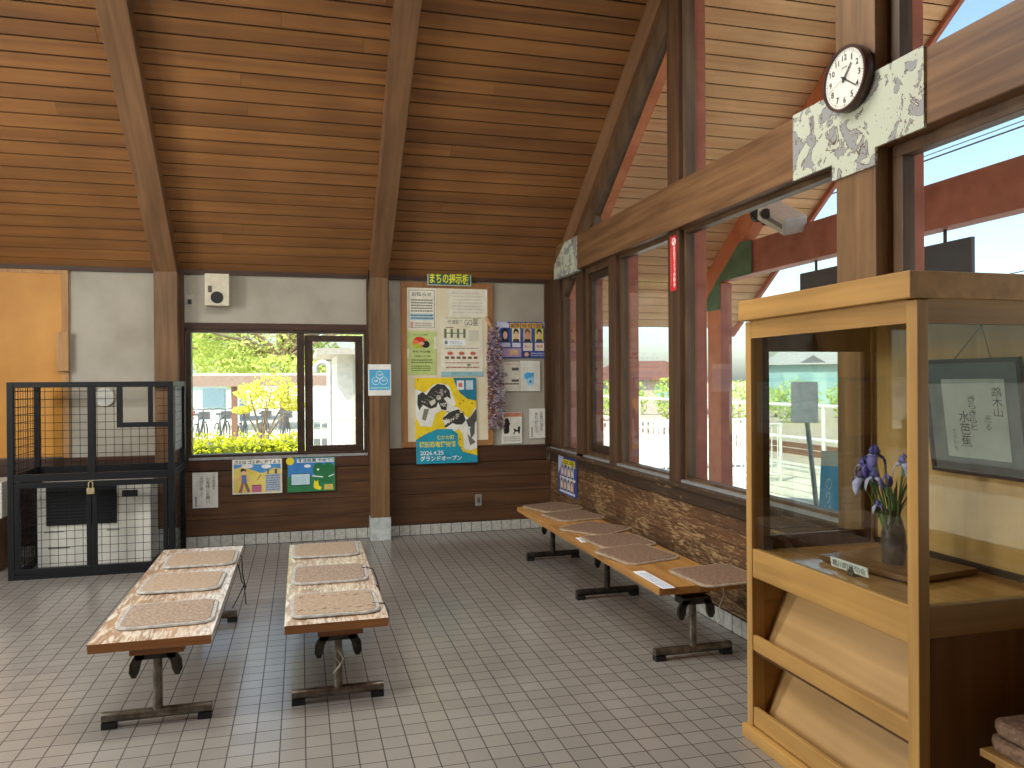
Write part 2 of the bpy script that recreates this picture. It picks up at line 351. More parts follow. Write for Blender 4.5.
# ------------------------------------------------------------------ lettering
_fc = {}
def glyphs(body, bold):
    k = (body, bold)
    if k not in _fc:
        cu = bpy.data.curves.new('lettering', 'FONT'); cu.body = body; cu.resolution_u = 2; cu.offset = bold; cu.align_x = 'CENTER'; cu.space_line = .95
        ob = bpy.data.objects.new('lettering', cu); C.objects.link(ob)
        dg = bpy.context.evaluated_depsgraph_get(); me = bpy.data.meshes.new_from_object(ob.evaluated_get(dg))
        vs = [(v.co.x, v.co.y) for v in me.vertices]; fs = [tuple(p.vertices) for p in me.polygons]
        bpy.data.objects.remove(ob); bpy.data.curves.remove(cu); bpy.data.meshes.remove(me)
        _fc[k] = (vs, fs)
    return _fc[k]
def put_text(mb, body, at, x0, y0, x1, y1, m, bold=.0):
    """at(u, v) -> 3-D point; the words fill the box x0..x1, y0..y1 (y downward)"""
    vs, fs = glyphs(body, bold)
    if not vs: return
    ax, bx = min(v[0] for v in vs), max(v[0] for v in vs); ay, by = min(v[1] for v in vs), max(v[1] for v in vs)
    mb.add([at(x0 + (x-ax)/max(bx-ax, 1e-6)*(x1-x0), y1 - (y-ay)/max(by-ay, 1e-6)*(y1-y0)) for x, y in vs], fs, m)
def vert(t): return '\n'.join(t)

def lift(c): return '#' + ''.join('%02x' % min(250, int(int(c[i:i+2], 16)*1.10)) for i in (1, 3, 5))      # printed paper is a little brighter than measured off the photo
def sheet(name, label, cat, O, U, V, w, h, els, base='#e6e2d6', group=None, thick=.002, parent=None, rim=None):
    """a printed sheet: O top-left corner, U right, V down (unit vectors), els drawn on its face"""
    U, V = Vector(U).normalized(), Vector(V).normalized(); N = V.cross(U).normalized(); O = Vector(O)
    cols = [base]; mb = MB()
    def mi(c):
        if c not in cols: cols.append(c)
        return cols.index(c)
    mb.prism([O, O+U*w, O+U*w+V*h, O+V*h], N*thick)
    lay = [thick + .0006]
    def at(u, v): return O + U*(u*w) + V*(v*h) + N*lay[0]
    for e in els:
        k = e[0]; lay[0] += .00025
        if k == 'r': mb.add([at(e[1], e[2]), at(e[3], e[2]), at(e[3], e[4]), at(e[1], e[4])], [(0, 1, 2, 3)], mi(e[5]))
        elif k == 'p': mb.add([at(*p) for p in e[1]], [tuple(range(len(e[1])))], mi(e[2]))
        elif k == 'c': mb.add([at(e[1]+e[3]*math.cos(2*PI*i/24), e[2]+e[4]*math.sin(2*PI*i/24)) for i in range(24)], [tuple(range(24))], mi(e[5]))
        elif k == 'o':   # ring outline
            n_ = 24; t = e[5]
            pts = [at(e[1]+(e[3]*q)*math.cos(2*PI*i/n_), e[2]+(e[4]*q)*math.sin(2*PI*i/n_)) for q in (1, 1-t) for i in range(n_)]
            mb.add(pts, [(i, (i+1) % n_, n_+(i+1) % n_, n_+i) for i in range(n_)], mi(e[6]))
        elif k == 't': put_text(mb, e[1], at, e[2], e[3], e[4], e[5], mi(e[6]), e[7] if len(e) > 7 else 0)
        elif k == 'l':   # lines too small to read: x0 y0 x1 y1 rows colour
            rr = random.Random(int(e[1]*977 + e[2]*7919 + e[5]*31))
            for i in range(e[5]):
                y = e[2] + (e[4]-e[2])*(i+.25)/e[5]; yy = y + (e[4]-e[2])/e[5]*.5; x = e[1]
                while x < e[3] - .01:
                    x2 = min(x + rr.uniform(.04, .12), e[3])
                    mb.add([at(x, y), at(x2, y), at(x2, yy), at(x, yy)], [(0, 1, 2, 3)], mi(e[6])); x = x2 + .012
        elif k == 'v':   # columns too small to read
            rr = random.Random(int(e[1]*977 + e[2]*7919 + e[5]*31))
            for i in range(e[5]):
                x = e[1] + (e[3]-e[1])*(i+.25)/e[5]; xx = x + (e[3]-e[1])/e[5]*.5; y = e[2]
                while y < e[4] - .01:
                    y2 = min(y + rr.uniform(.03, .07), e[4])
                    mb.add([at(x, y), at(xx, y), at(xx, y2), at(x, y2)], [(0, 1, 2, 3)], mi(e[6])); y = y2 + .015
    o = mb.build(name, [pm(lift(c), .55) for c in cols], parent)
    if parent is None: tag(o, label, cat, group)
    return o
XU, ZD = (1, 0, 0), (0, 0, -1)          # sheets on the back wall read along +X
YU = (0, -1, 0)                         # sheets on the right wall read along -Y

# ================================================================== SETTING
YB, XR = 7.88, 2.56                     # inner faces of the back and right walls
K = 0.72                                # roof slope
def zc(y): return 2.60 + K*(YB - y) if y > 3.15 else 2.60 + K*(YB - 3.15) - K*(3.15 - y)
YF, XL = -1.58, -5.6                    # front and left walls
# floor
struct(MB().box(XL-.1, XR+.02, YF-.1, YB+.02, -.12, 0).build('floor', M['floor']))
# ceilings and soffits: real boards with open joints over a dark backing
sl_ = Vector((0, -1, K)).normalized(); nrm = Vector((0, K, 1)).normalized()
def boards(x0, x1, jit, name, mats, y0=YB+.0, seg=None):
    mb = MB(); L = (y0 - 3.15)*math.sqrt(1+K*K); n = int(L/.127)+1; rr = random.Random(3)
    for side in (1, -1):
        for i in range(n):
            a, b2 = i*.127+.0066, min((i+1)*.127-.0066, L)
            xs = [x0, x1]
            if seg: xs = sorted([x0, x1] + [x0 + (x1-x0)*rr.random() for _ in range(seg)])
            for xa, xb in zip(xs, xs[1:]):
                if xb - xa < .05: continue
                pts = []
                for t in (a, b2):
                    p = Vector((0, y0, zc(YB) + K*(YB-y0))) + sl_*t
                    if side < 0: p.y = 6.30 - p.y
                    pts.append(p)
                nn = Vector((0, nrm.y*side, nrm.z))
                q = [Vector((xa+.001, pts[0].y, pts[0].z)), Vector((xb-.001, pts[0].y, pts[0].z)), Vector((xb-.001, pts[1].y, pts[1].z)), Vector((xa+.001, pts[1].y, pts[1].z))]
                mb.prism(q, nn*.014)
        p0 = Vector((0, y0, zc(YB)+K*(YB-y0))); p1 = p0 + sl_*L
        if side < 0: p0.y = 6.30-p0.y; p1.y = 6.30-p1.y
        nn = Vector((0, nrm.y*side, nrm.z))
        mb.prism([Vector((x, p.y, p.z))+nn*.012 for x, p in ((x0, p0), (x1, p0), (x1, p1), (x0, p1))], nn*.02, 1)
    return struct(mb.build(name, mats))
boards(XL-.1, XR+.06, 0, 'ceiling', [M['ceil'], M['gap']], seg=1)
boards(2.64, 5.10, 0, 'roof_soffit', [M['soffit'], M['gap']], y0=8.46)
rf = MB()
for side in (1, -1):
    e0, e1 = (8.52, 3.15) if side > 0 else (6.30-8.52, 3.15)
    z0, z1 = zc(YB) - K*.64, zc(3.15)
    rf.prism([(XL-2.2, e0, z0+.045), (5.10, e0, z0+.045), (5.10, e1, z1+.045), (XL-2.2, e1, z1+.045)], (0, 0, .12))
struct(rf.build('roof', M['roof']))
vg = MB()                                # verge board at the gable's edge
for side in (1, -1):
    e0 = 8.52 if side > 0 else 6.30-8.52
    z0, z1 = zc(YB) - K*.64, zc(3.15)
    vg.prism([(5.10, e0, z0-.06), (5.10, 3.15, z1-.06), (5.10, 3.15, z1+.18), (5.10, e0, z0+.18)], (.04, 0, 0))
struct(vg.build('trim_1', M['redwood']))
# back wall: masonry with openings, then boards, panels, rails
W1 = (-1.04, .655, .83, 2.10)            # visible window opening
W2 = (-4.60, -3.06, .90, 2.20)           # window further left, seen only in the cabinet glass
wb = MB()
for x0, x1, z0, z1 in ((XL, W2[0], 0, 2.7), (W2[0], W2[1], 0, W2[2]), (W2[0], W2[1], W2[3], 2.7), (W2[1], W1[0], 0, 2.7),
                       (W1[0], W1[1], 0, W1[2]), (W1[0], W1[1], W1[3], 2.7), (W1[1], 2.66, 0, 2.7)):
    wb.box(x0, x1, YB+.02, YB+.16, z0, z1, 0)
for x0, x1, z0, z1 in ((W2[1], -1.29, .88, 2.58), (-1.055, .64, 2.124, 2.58), (.86, 2.53, .885, 2.58)):
    wb.box(x0, x1, YB, YB+.02, z0, z1, 0)
for i in range(4):                       # dado boards
    z0, z1 = .108+i*.154, .108+(i+1)*.154-.004
    wb.box(W2[1]-2.5, 2.55, YB-.006, YB+.02, z0, z1, 1)
struct(wb.build('wall_back', [M['plaster'], M['dado']]))
struct(MB().box(-5.5, 2.50, YB-.022, YB+.02, .724, .83, 0).box(.86, 2.50, YB-.022, YB+.02, .83, .885, 0).box(-3.06, -1.06, YB-.022, YB+.02, .83, .885, 0).build('trim_2', M['rail'], bevel=.004))
struct(MB().box(-5.5, 2.55, YB-.03, YB+.02, 2.58, 2.625).build('trim_3', M['trim']))
struct(MB().box(-1.06, .655, YB-.02, YB+.02, 2.06, 2.124).build('trim_4', M['trim'], bevel=.004))
struct(MB().box(2.49, 2.56, YB-.03, YB+.02, .885, 2.58).build('trim_5', M['postd'], bevel=.004))
struct(MB().box(-1.085, -1.05, YB-.03, YB+.02, .83, 2.58).build('trim_6', M['postd']))
struct(MB().box(.635, .66, YB-.03, YB+.02, .83, 2.58).build('trim_7', M['postd']))
bt = MB()
for i in range(48):
    x0 = -2.54 + i*.1057
    if x0 + .1057 > XR: break
    bt.box(x0+.003, x0+.1027, YB-.016, YB+.02, .004, .104)
bt.box(-2.54, XR, YB-.012, YB+.02, 0, .108, 1)
struct(bt.build('baseboard_back', [M['basetile'], M['gap']]))
# posts and rafters of the three frames
def frame(xa, xb, nums):
    p = struct(MB().box(xa, xb, 7.69, YB+.02, .0, 2.66).build('trim_%d' % nums[0], M['postz'], bevel=.006))
    r = MB()
    for side in (1, -1):
        ys = [7.90, 3.15] if side > 0 else [6.30-7.90, 3.15]
        zs = [zc(7.90), zc(3.15)]
        r.prism([(xa, ys[0], zs[0]+.01), (xa, ys[1], zs[1]+.01), (xa, ys[1], zs[1]-.165), (xa, ys[0], zs[0]-.165)], (xb-xa, 0, 0))
    struct(r.build('trim_%d' % nums[1], M['rafter'], bevel=.006))
frame(-1.285, -1.085, (8, 9)); frame(.655, .837, (10, 11)); frame(-5.16, -4.97, (12, 13))
struct(MB().box(.648, .845, 7.682, 7.90, 0, .226).build('trim_14', M['concrete'], bevel=.004))
struct(MB().box(-1.293, -1.077, 7.682, 7.90, 0, .226).build('trim_15', M['concrete'], bevel=.004))
# right wall: dado, sill, posts, beam
wr = MB()
wr.box(XR+.02, XR+.14, YF, YB, 0, .80, 0)
for i in range(7):
    z0, z1 = .108+i*.0855, .108+(i+1)*.0855-.0025
    wr.box(XR, XR+.03, YF, YB, z0, z1, 1)
wr.box(XR-.012, XR+.03, YF, YB, .712, .806, 2)
struct(wr.build('wall_right', [M['dado'], M['worn'], M['worndark']]))
bt = MB()
for i in range(60):
    y0 = YB - .02 - (i+1)*.1057
    bt.box(XR-.012, XR+.03, y0+.003, y0+.1027, .004, .104)
bt.box(XR-.008, XR+.03, .9, YB, 0, .108, 1)
struct(bt.build('baseboard_right', [M['basetile'], M['gap']]))
struct(MB().box(2.50, 2.60, .2, YB-.02, .806, .842).build('trim_16', M['worndark'], bevel=.006))
struct(MB().box(2.545, 2.66, .2, YB-.02, .842, .858).build('trim_17', M['alu']))
def rpost(num, y0, y1, xf, z0=.80, z1=None, red=True, xb=2.65):
    mb = MB(); zt = zc((y0+y1)/2)-.05 if z1 is None else z1
    mb.box(xf, xb, y0, y1, z0, zt, 0)
    if red: mb.box(xb, 2.745, y0-.014, y1+.014, z0, zt, 1)
    return struct(mb.build('trim_%d' % num, [M['postd'], M['redwood']], bevel=.003))
rpost(18, 7.53, YB+.02, 2.55, z1=2.62)
rpost(19, 6.86, 7.04, 2.545, z1=2.62)
rpost(20, 6.06, 6.21, 2.54, z1=2.62)
rpost(21, 4.92, 5.09, 2.54)
struct(MB().box(2.50, 2.57, 2.955, 3.222, 0, zc(3.09)-.05).box(2.57, 2.65, 2.956, 3.221, 0, zc(3.09)-.05, 0).box(2.65, 2.75, 2.938, 3.238, 0, zc(3.09)-.05, 1).build('trim_22', [M['postz'], M['redwood']], bevel=.005))
rpost(23, .05, .23, 2.54)
struct(MB().box(2.50, 2.66, YF, 7.52, 2.597, 2.917).build('trim_24', M['beam'], bevel=.006))
# gable rafters against the glass: timber, then frame, then red outside
def gable(num, dz0, dz1, xa, xb, mat, y_hi=7.55):
    r = MB()
    for side in (1, -1):
        yy = [y_hi, 3.15]; f = (lambda y: y) if side > 0 else (lambda y: 6.30-y)
        r.prism([(xa, f(yy[0]), zc(yy[0])-dz0), (xa, f(yy[1]), zc(yy[1])-dz0), (xa, f(yy[1]), zc(yy[1])-dz1), (xa, f(yy[0]), zc(yy[0])-dz1)], (xb-xa, 0, 0))
    return struct(r.build('trim_%d' % num, mat))
gable(25, -.01, .26, 2.535, 2.64, M['rafter'])
gable(26, .255, .47, 2.575, 2.64, M['winframe2'])
gable(27, -.01, .49, 2.64, 2.72, M['orangewood'])
# windows of the right wall: window_n > frame, pane
def win(num, y0, y1, z0, z1, fr=.032, xg=2.61, mat='winframe3', tri=None):
    mb = ring(MB(), 'x', y0, y1, z0, z1, fr, 2.578, 2.645, None, fr*.7)
    o = struct(mb.build('window_%d' % num, M[mat], bevel=.003))
    MB().box(xg-.003, xg+.003, y0+fr*.5, y1-fr*.5, z0+fr*.3, z1-fr*.5).build('pane', M['glass'], o)
    return o
win(1, 7.04, 7.53, .855, 2.60)
w = win(2, 6.21, 6.86, .855, 2.60, .06)
sm_ = ring(MB(), 'x', 6.24, 6.83, .885, 2.555, .085, 2.602, 2.64)
sm_.build('sash', M['winframe'], w, bevel=.003)
win(3, 5.09, 6.06, .855, 2.60)
win(4, 3.235, 4.92, .855, 2.60)
win(5, .23, 2.94, .855, 2.60, .06)
win(6, 5.09, 6.40, 2.915, 3.20, .01)     # transom glazing up under the roof, built to the slope below
bpy.data.objects.remove(bpy.data.objects['window_6'].children[0]); bpy.data.objects.remove(bpy.data.objects['window_6'])
def win_up(num, y0, y1):
    mb = MB(); top = lambda y: zc(y) - .46
    mb.box(2.575, 2.645, y0, y1, 2.915, 2.95)
    mb.prism([(2.575, y0, 2.915), (2.575, y0+.05, 2.915), (2.575, y0+.05, top(y0+.05)), (2.575, y0, top(y0))], (.07, 0, 0))
    if top(y1) > 3.0: mb.prism([(2.575, y1-.05, 2.915), (2.575, y1, 2.915), (2.575, y1, top(y1)), (2.575, y1-.05, top(y1-.05))], (.07, 0, 0))
    o = struct(mb.build('window_%d' % num, M['winframe2']))
    MB().prism([(2.607, y0, 2.93), (2.607, y1, 2.93), (2.607, y1, max(2.94, top(y1))), (2.607, y0, top(y0))], (.006, 0, 0)).build('pane', M['glass'], o)
win_up(6, 5.09, 6.66); win_up(7, 3.235, 4.92); win_up(8, .45, 2.94)
struct(MB().box(2.50, 2.70, YF, .23, .80, 2.60).box(2.50, 2.70, YF, .45, 2.9, 3.9).build('wall_front_pier', M['dado']))
# steel joint plates with peeling paint
pl = MB()
pl.prism([(2.488, 3.545, 2.587), (2.488, 3.236, 2.587), (2.488, 3.236, 2.508), (2.488, 2.945, 2.508), (2.488, 2.945, 2.587), (2.488, 2.66, 2.587), (2.488, 2.66, 2.925), (2.488, 3.545, 2.925)], (.014, 0, 0))
struct(pl.build('trim_28', M['peel']))
struct(MB().prism([(2.49, 6.87, 2.577), (2.49, 7.53, 2.577), (2.49, 7.53, 2.72), (2.49, 7.20, 2.90), (2.49, 6.87, 2.90)], (.05, 0, 0)).build('trim_29', M['peel']))
# left wall with the glazed entrance and front wall (both outside the picture)
wl = MB()
for y0, y1, z0, z1 in ((YF, .6, 0, 2.62), (6.6, YB, 0, 2.62), (.6, 6.6, 2.35, 2.62)):
    wl.box(XL-.14, XL, y0, y1, z0, z1)
wl.prism([(XL-.14, YF, 2.6), (XL-.14, YB, 2.6), (XL-.14, 3.15, zc(3.15))], (.14, 0, 0))
struct(wl.build('wall_left', M['dado']))
dl = MB()
for y in (.6, 2.1, 3.6, 5.1, 6.54): dl.box(XL-.10, XL-.04, y, y+.06, 0, 2.35)
dl.box(XL-.10, XL-.04, .6, 6.6, 2.29, 2.35)
d1 = struct(dl.build('door_1', M['winframe']))
MB().box(XL-.073, XL-.067, .63, 6.57, .02, 2.30).build('pane', M['glass'], d1)
struct(MB().box(XL, 2.66, YF-.14, YF, 0, 2.7).build('wall_front', M['dado']))
# back windows
def back_win(num, x0, x1, z0, z1, wt=.045):
    mb = ring(MB(), 'y', x0, x1, z0, z1, .045, YB-.012, YB+.11, wt)
    o = mb.build('window_%d' % num, M['winframe'], bevel=.004)
    MB().box(x0+.02, x1-.02, YB+.075, YB+.081, z0+.02, z1-.02).build('pane', M['glass'], o)
    return struct(o)
bw = back_win(9, *W1[:2], .83, 2.072, .040)
m_ = MB(); m_.box(-.035, .035, YB-.02, YB+.12, .86, 2.03); m_.build('mullion', M['winframe'], bw, bevel=.004)
m_ = ring(MB(), 'y', .04, .60, .877, 2.013, .075, YB+.01, YB+.06, .06, .055)
m_.build('sash', M['winframe'], bw, bevel=.004)
MB().box(-1.02, .64, YB-.03, YB+.05, .826, .85).build('sill_strip', M['alu'], bw)
back_win(10, *W2)

# ================================================================== BENCHES
def leg_at(y, x0, x1, root, mat, r=.021, zt=.375):
    mb = MB(); xm = (x0+x1)/2
    mb.cyl((xm, y, .05), (xm, y, zt-.03), r, n=16)
    mb.cyl((x0, y, .047), (x1, y, .047), .024, n=14)
    L = mb.build('leg', mat, root, smooth=True)
    for x in (x0+.03, x1-.03): MB().box(x-.03, x+.03, y-.024, y+.024, 0, .028).build('foot_pad', M['black'], L)
    br = MB()
    br.box(xm-.085, xm+.085, y-.05, y+.05, zt-.045, zt-.006)
    for s in (-1, 1): br.prism([(xm+s*.04, y-.05, zt-.02), (xm+s*.085, y-.05, zt-.02), (xm+s*.108, y-.05, zt-.06), (xm+s*.112, y-.05, zt-.10), (xm+s*.10, y-.05, zt-.125), (xm+s*.082, y-.05, zt-.125), (xm+s*.07, y-.05, zt-.10), (xm+s*.062, y-.05, zt-.06)], (0, .022, 0))
    br.build('bracket', M['steeld'], L)
    return L
def bench_small(x0, x1, y0, y1, label):
    t = thing('bench', label, 'bench', ((x0+x1)/2, (y0+y1)/2, 0), 'low wooden benches on T legs')
    mb = MB(); n = 2
    for i in range(n):
        a = x0 + (x1-x0)*i/n; b = x0 + (x1-x0)*(i+1)/n
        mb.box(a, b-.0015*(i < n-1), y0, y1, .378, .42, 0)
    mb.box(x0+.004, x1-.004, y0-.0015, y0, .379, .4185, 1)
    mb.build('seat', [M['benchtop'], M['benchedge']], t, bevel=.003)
    MB().box((x0+x1)/2-.09, x1-.12, y0+.02, y1-.02, .348, .378).build('batten', M['benchedge'], t)
    leg_at(y0+.13, x0+.03, x1-.015, t, M['steel'], zt=.352); leg_at(y1-.36, x0+.03, x1-.015, t, M['steel'], zt=.352)
    return t
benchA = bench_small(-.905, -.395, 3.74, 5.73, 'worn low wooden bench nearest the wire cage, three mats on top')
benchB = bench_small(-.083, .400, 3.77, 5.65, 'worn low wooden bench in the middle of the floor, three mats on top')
benchC = t = thing('bench', 'long yellowish wooden bench along the windowed wall, six mats on top', 'bench', (2.12, 5.3, 0), 'low wooden benches on T legs')
mb = MB().box(1.872, 2.36, 3.88, 5.826, .378, .42).box(1.872, 2.36, 5.832, 6.76, .378, .42); mb.build('seat', M['bench2'], t, bevel=.003)
MB().box(2.04, 2.22, 3.95, 6.7, .350, .378).build('batten', M['benchedge'], t)
for y in (3.95, 5.21, 6.46): leg_at(y, 1.875, 2.345, t, M['steeld'] if y > 5 else M['steel'], zt=.352)
# seat mats
def mat_proto(name, pad, rim, w=.43, d=.42, sag=0.0):
    t = thing('seat_mat', name, 'cushion', (0, 0, 0), 'thin seat mats on the benches')
    def loop(w, d, r, z, n=5):
        out = []
        for cx, cy, a0 in ((w/2-r, d/2-r, 0), (-w/2+r, d/2-r, PI/2), (-w/2+r, -d/2+r, PI), (w/2-r, -d/2+r, 1.5*PI)):
            for i in range(n+1):
                a = a0 + PI/2*i/n; x, y = cx+r*math.cos(a), cy+r*math.sin(a)
                out.append((x, y, z + sag*.012*math.sin(x*17+1)*math.cos(y*13)))
        return out
    def ring(mb, A, B):
        n = len(A); mb.add(A+B, [(i, (i+1) % n, n+(i+1) % n, n+i) for i in range(n)])
    rm = MB(); L = [loop(w, d, .07, .0005), loop(w+.004, d+.004, .072, .006), loop(w-.004, d-.004, .07, .013), loop(w-.036, d-.036, .055, .013)]
    for a, b in zip(L, L[1:]): ring(rm, a, b)
    n = len(L[0]); rm.add(L[0], [tuple(range(n))[::-1]])
    rm.build('binding', rim, t, smooth=True, local=True)
    pd = MB(); P = [loop(w-.034, d-.034, .055, .011), loop(w-.045, d-.045, .05, .0155), loop(w-.1, d-.1, .04, .0175)]
    for a, b in zip(P, P[1:]): ring(pd, a, b)
    pd.add(P[-1], [tuple(range(n))]); pd.build('pad', pad, t, smooth=True, local=True)
    return t
protoA = mat_proto('', M['cush_brown'], M['cush_rim']); protoB = mat_proto('', M['cush_tan'], M['cush_rim'], sag=.35); protoC = mat_proto('', M['cush_dark'], M['cush_rim2'], .42, .43)
usedp = set()
def place_mat(p, x, y, deg, label, z=.4205):
    if p.name not in usedp:
        usedp.add(p.name); p.location = (x, y, z); p.rotation_euler = (0, 0, math.radians(deg)); p['label'] = label; return p
    return dup(p, (x, y, z), math.radians(deg), label)
place_mat(protoA, -.625, 4.11, 2, 'grey-brown seat mat on the near end of the bench by the cage')
place_mat(protoB, -.647, 4.735, -1, 'tan seat mat in the middle of the bench by the cage')
place_mat(protoB, -.618, 5.325, 1, 'tan seat mat on the far end of the bench by the cage')
cr = place_mat(protoB, .158, 4.055, 0, 'torn tan seat mat with a rucked cover, near end of the middle bench')
place_mat(protoA, .158, 4.70, -1, 'grey-brown seat mat halfway along the middle bench')
place_mat(protoB, .154, 5.37, 0, 'tan seat mat on the far end of the middle bench')
place_mat(protoC, 2.155, 6.60, 18, 'brown seat mat at the far corner end of the window bench')
place_mat(protoC, 2.175, 6.13, 10, 'dull brown seat mat second from the corner on the window bench')
place_mat(protoC, 2.15, 5.55, 32, 'brown seat mat turned askew, third from the corner on the window bench')
place_mat(protoC, 2.14, 5.08, 4, 'brown seat mat partly under the askew tilted one, fourth from the corner')
z5 = place_mat(protoC, 2.08, 4.64, 14, 'brown seat mat overlapping its neighbour, fifth from the corner on the window bench', .424)
z5.rotation_euler[0] = math.radians(1.6)
place_mat(protoC, 2.30, 4.02, 4, 'brown seat mat by the display case, pushed off the bench against the wall')
rks = []                                 # rucked, torn flap of the torn mat
for yy, zz, hh in ((3.93, .437, .010), (4.17, .437, .006)):
    pts = [( -.02 + .36*i/24, yy + .012*math.sin(i*.9)+.006*math.sin(i*2.3), .4365 + .003*math.sin(i*1.7)) for i in range(25)]
    rk = MB(); rks.append(rk); rk.tube(pts, [.003+hh*.35*abs(math.sin(i*.55+1)) for i in range(25)], 6)
for rk in rks:
    _o = rk.build('torn_cover', M['cush_tan'], None, smooth=True)
    _o.parent = cr; _o.location = -Vector(cr.location)
# stickers on the window bench
sheet('paper_strip', 'white torn paper strip stuck on the near end of the window bench', 'paper', (1.885, 3.86, .4204), (0, 1, 0), (1, 0, 0), .40, .075,
      [('l', .03, .1, .9, .9, 4, '#9aa6b4')], '#dfe3e4', thick=.0006)
sheet('paper_scrap', 'small white paper scrap on the front edge of the window bench', 'paper', (1.885, 5.13, .4204), (.1, 1, 0), (1, -.1, 0), .17, .07,
      [('l', .1, .2, .8, .8, 3, '#8f99a6')], '#dfe3e4', thick=.0006)
# cords hanging from the benches
for q in ([(-.41, 5.45, .425), (-.385, 5.44, .40), (-.378, 5.40, .30), (-.36, 5.42, .20), (-.365, 5.36, .235), (-.35, 5.28, .13)],
          [(-.41, 5.20, .425), (-.388, 5.20, .40), (-.375, 5.28, .28), (-.366, 5.36, .235), (-.40, 5.30, .17), (-.43, 5.25, .12)]):
    MB().tube(q, .004, 6).build('tie_cord', M['black'], benchA, smooth=True)
for q in ([(.345, 4.76, .437), (.41, 4.77, .425), (.425, 4.70, .39), (.428, 4.5, .36), (.416, 4.42, .40), (.395, 4.36, .424)],
          [(.34, 3.98, .437), (.405, 4.0, .424), (.418, 3.95, .40), (.414, 3.9, .36)]):
    MB().tube(q, .0035, 6).build('tie_cord', M['black'], benchB, smooth=True)
MB().tube([(.165, 3.870, .25), (.19, 3.866, .21), (.17, 3.864, .17), (.14, 3.866, .14), (.175, 3.866, .185), (.155, 3.867, .215)], .0028, 6).build('tie_string', pm('#c9c4b4', .8), benchB, smooth=True)
MB().tube([(2.24, 3.90, .432), (2.255, 3.872, .425), (2.26, 3.868, .36), (2.22, 3.868, .27), (2.235, 3.865, .22), (2.21, 3.868, .19)], .003, 6).build('tie_string', pm('#b9b2a0', .8), benchC, smooth=True)

# ================================================================== WIRE CAGE AND WHAT IS IN IT
CX0, CX1, CY0, CY1, CZ = -2.24, -1.02, 6.97, 7.66, 1.57
t = thing('wire_cage', 'black steel wire mesh cage with double doors standing round the white heater', 'cage', ((CX0+CX1)/2, (CY0+CY1)/2, 0))
fr = MB(); b = .045
for x in (CX0, CX1-b):
    for y in (CY0, CY1-b): fr.box(x, x+b, y, y+b, 0, CZ)
for z0, z1 in ((CZ-b, CZ), (.775, .835), (.0, .04)):
    fr.box(CX0+b, CX1-b, CY0+.002, CY0+b-.002, z0, z1)
    if z0 != 0: fr.box(CX0+b, CX1-b, CY1-b+.002, CY1-.002, z0, z1)
    for x in (CX0+.002, CX1-b+.002): fr.box(x, x+b-.004, CY0+b, CY1-b, z0, z1)
fr.box(-1.665, -1.61, CY0+.002, CY0+b-.002, .835, CZ-b)
fr.box(-1.45, -1.41, CY0+.002, CY0+.04, 1.235, CZ-b); fr.box(-1.215, -1.18, CY0+.002, CY0+.04, 1.235, CZ-b); fr.box(-1.45, CX1-b, CY0+.002, CY0+.04, 1.195, 1.235)
fr.build('frame', M['cage'], t, bevel=.002)
def mesh_panel(name, P, U, V, w, h, step, root, skip=None, r=.0021):
    mb = MB(); P, U, V = Vector(P), Vector(U), Vector(V)
    n = int(w/step); k = int(h/step)
    def seg(a, c):
        if skip:
            u0, u1, v0, v1 = skip
            (ua, va), (uc, vc) = a, c
            if abs(ua-uc) < 1e-6 and u0 < ua < u1:
                if va < v0: mb.cyl(P+U*ua+V*va, P+U*ua+V*v0, r, n=4, caps=False)
                if vc > v1: mb.cyl(P+U*ua+V*v1, P+U*ua+V*vc, r, n=4, caps=False)
                return
            if abs(va-vc) < 1e-6 and v0 < va < v1:
                if ua < u0: mb.cyl(P+U*ua+V*va, P+U*u0+V*va, r, n=4, caps=False)
                if uc > u1: mb.cyl(P+U*u1+V*va, P+U*uc+V*va, r, n=4, caps=False)
                return
        mb.cyl(P+U*a[0]+V*a[1], P+U*c[0]+V*c[1], r, n=4, caps=False)
    for i in range(n+1): seg((w*(i+.5)/(n+1), 0), (w*(i+.5)/(n+1), h))
    for j in range(k+1): seg((0, h*(j+.5)/(k+1)), (w, h*(j+.5)/(k+1)))
    return mb.build(name, M['cage'], root)
mesh_panel('front_mesh', (CX0+b, CY0+.022, .835), (1, 0, 0), (0, 0, 1), CX1-CX0-2*b, CZ-b-.835, .066, t, (.745, 1.05, .40, 2))
mesh_panel('side_mesh', (CX0+.02, CY0+b, .04), (0, 1, 0), (0, 0, 1), CY1-CY0-2*b, CZ-.08, .066, t)
mesh_panel('side_mesh', (CX1-.02, CY0+b, .04), (0, 1, 0), (0, 0, 1), CY1-CY0-2*b, CZ-.08, .066, t)
for x0, x1 in ((CX0+.05, -1.641), (-1.635, CX1-.05)):
    c_ = .035; d = ring(MB(), 'y', x0, x1, .045, .768, c_, CY0-.006, CY0+.028, .043, .04)
    dd = d.build('door', M['cage'], t, bevel=.002)
    mesh_panel('door_mesh', (x0+c_, CY0+.012, .085), (1, 0, 0), (0, 0, 1), x1-x0-2*c_, .64, .066, dd)
tag(MB().box(-1.668, -1.612, CY0-.028, CY0-.010, .665, .715).tube([(-1.655, CY0-.019, .715), (-1.655, CY0-.019, .755), (-1.64, CY0-.019, .772), (-1.625, CY0-.019, .755), (-1.625, CY0-.019, .715)], .006, 8)
    .build('padlock', mottled('worn_brass', '#8a7a58', '#b0a078', 30, .35), bevel=.004), 'worn brass padlock hanging on the cage doors', 'padlock')
t = thing('heater', 'white floor heater with a black louvred grille locked inside the cage', 'heater', (-1.68, 7.36, 0))
hb = MB().box(-2.10, -1.235, 7.20, 7.52, .04, .735).box(-2.07, -1.26, 7.23, 7.50, 0, .04)
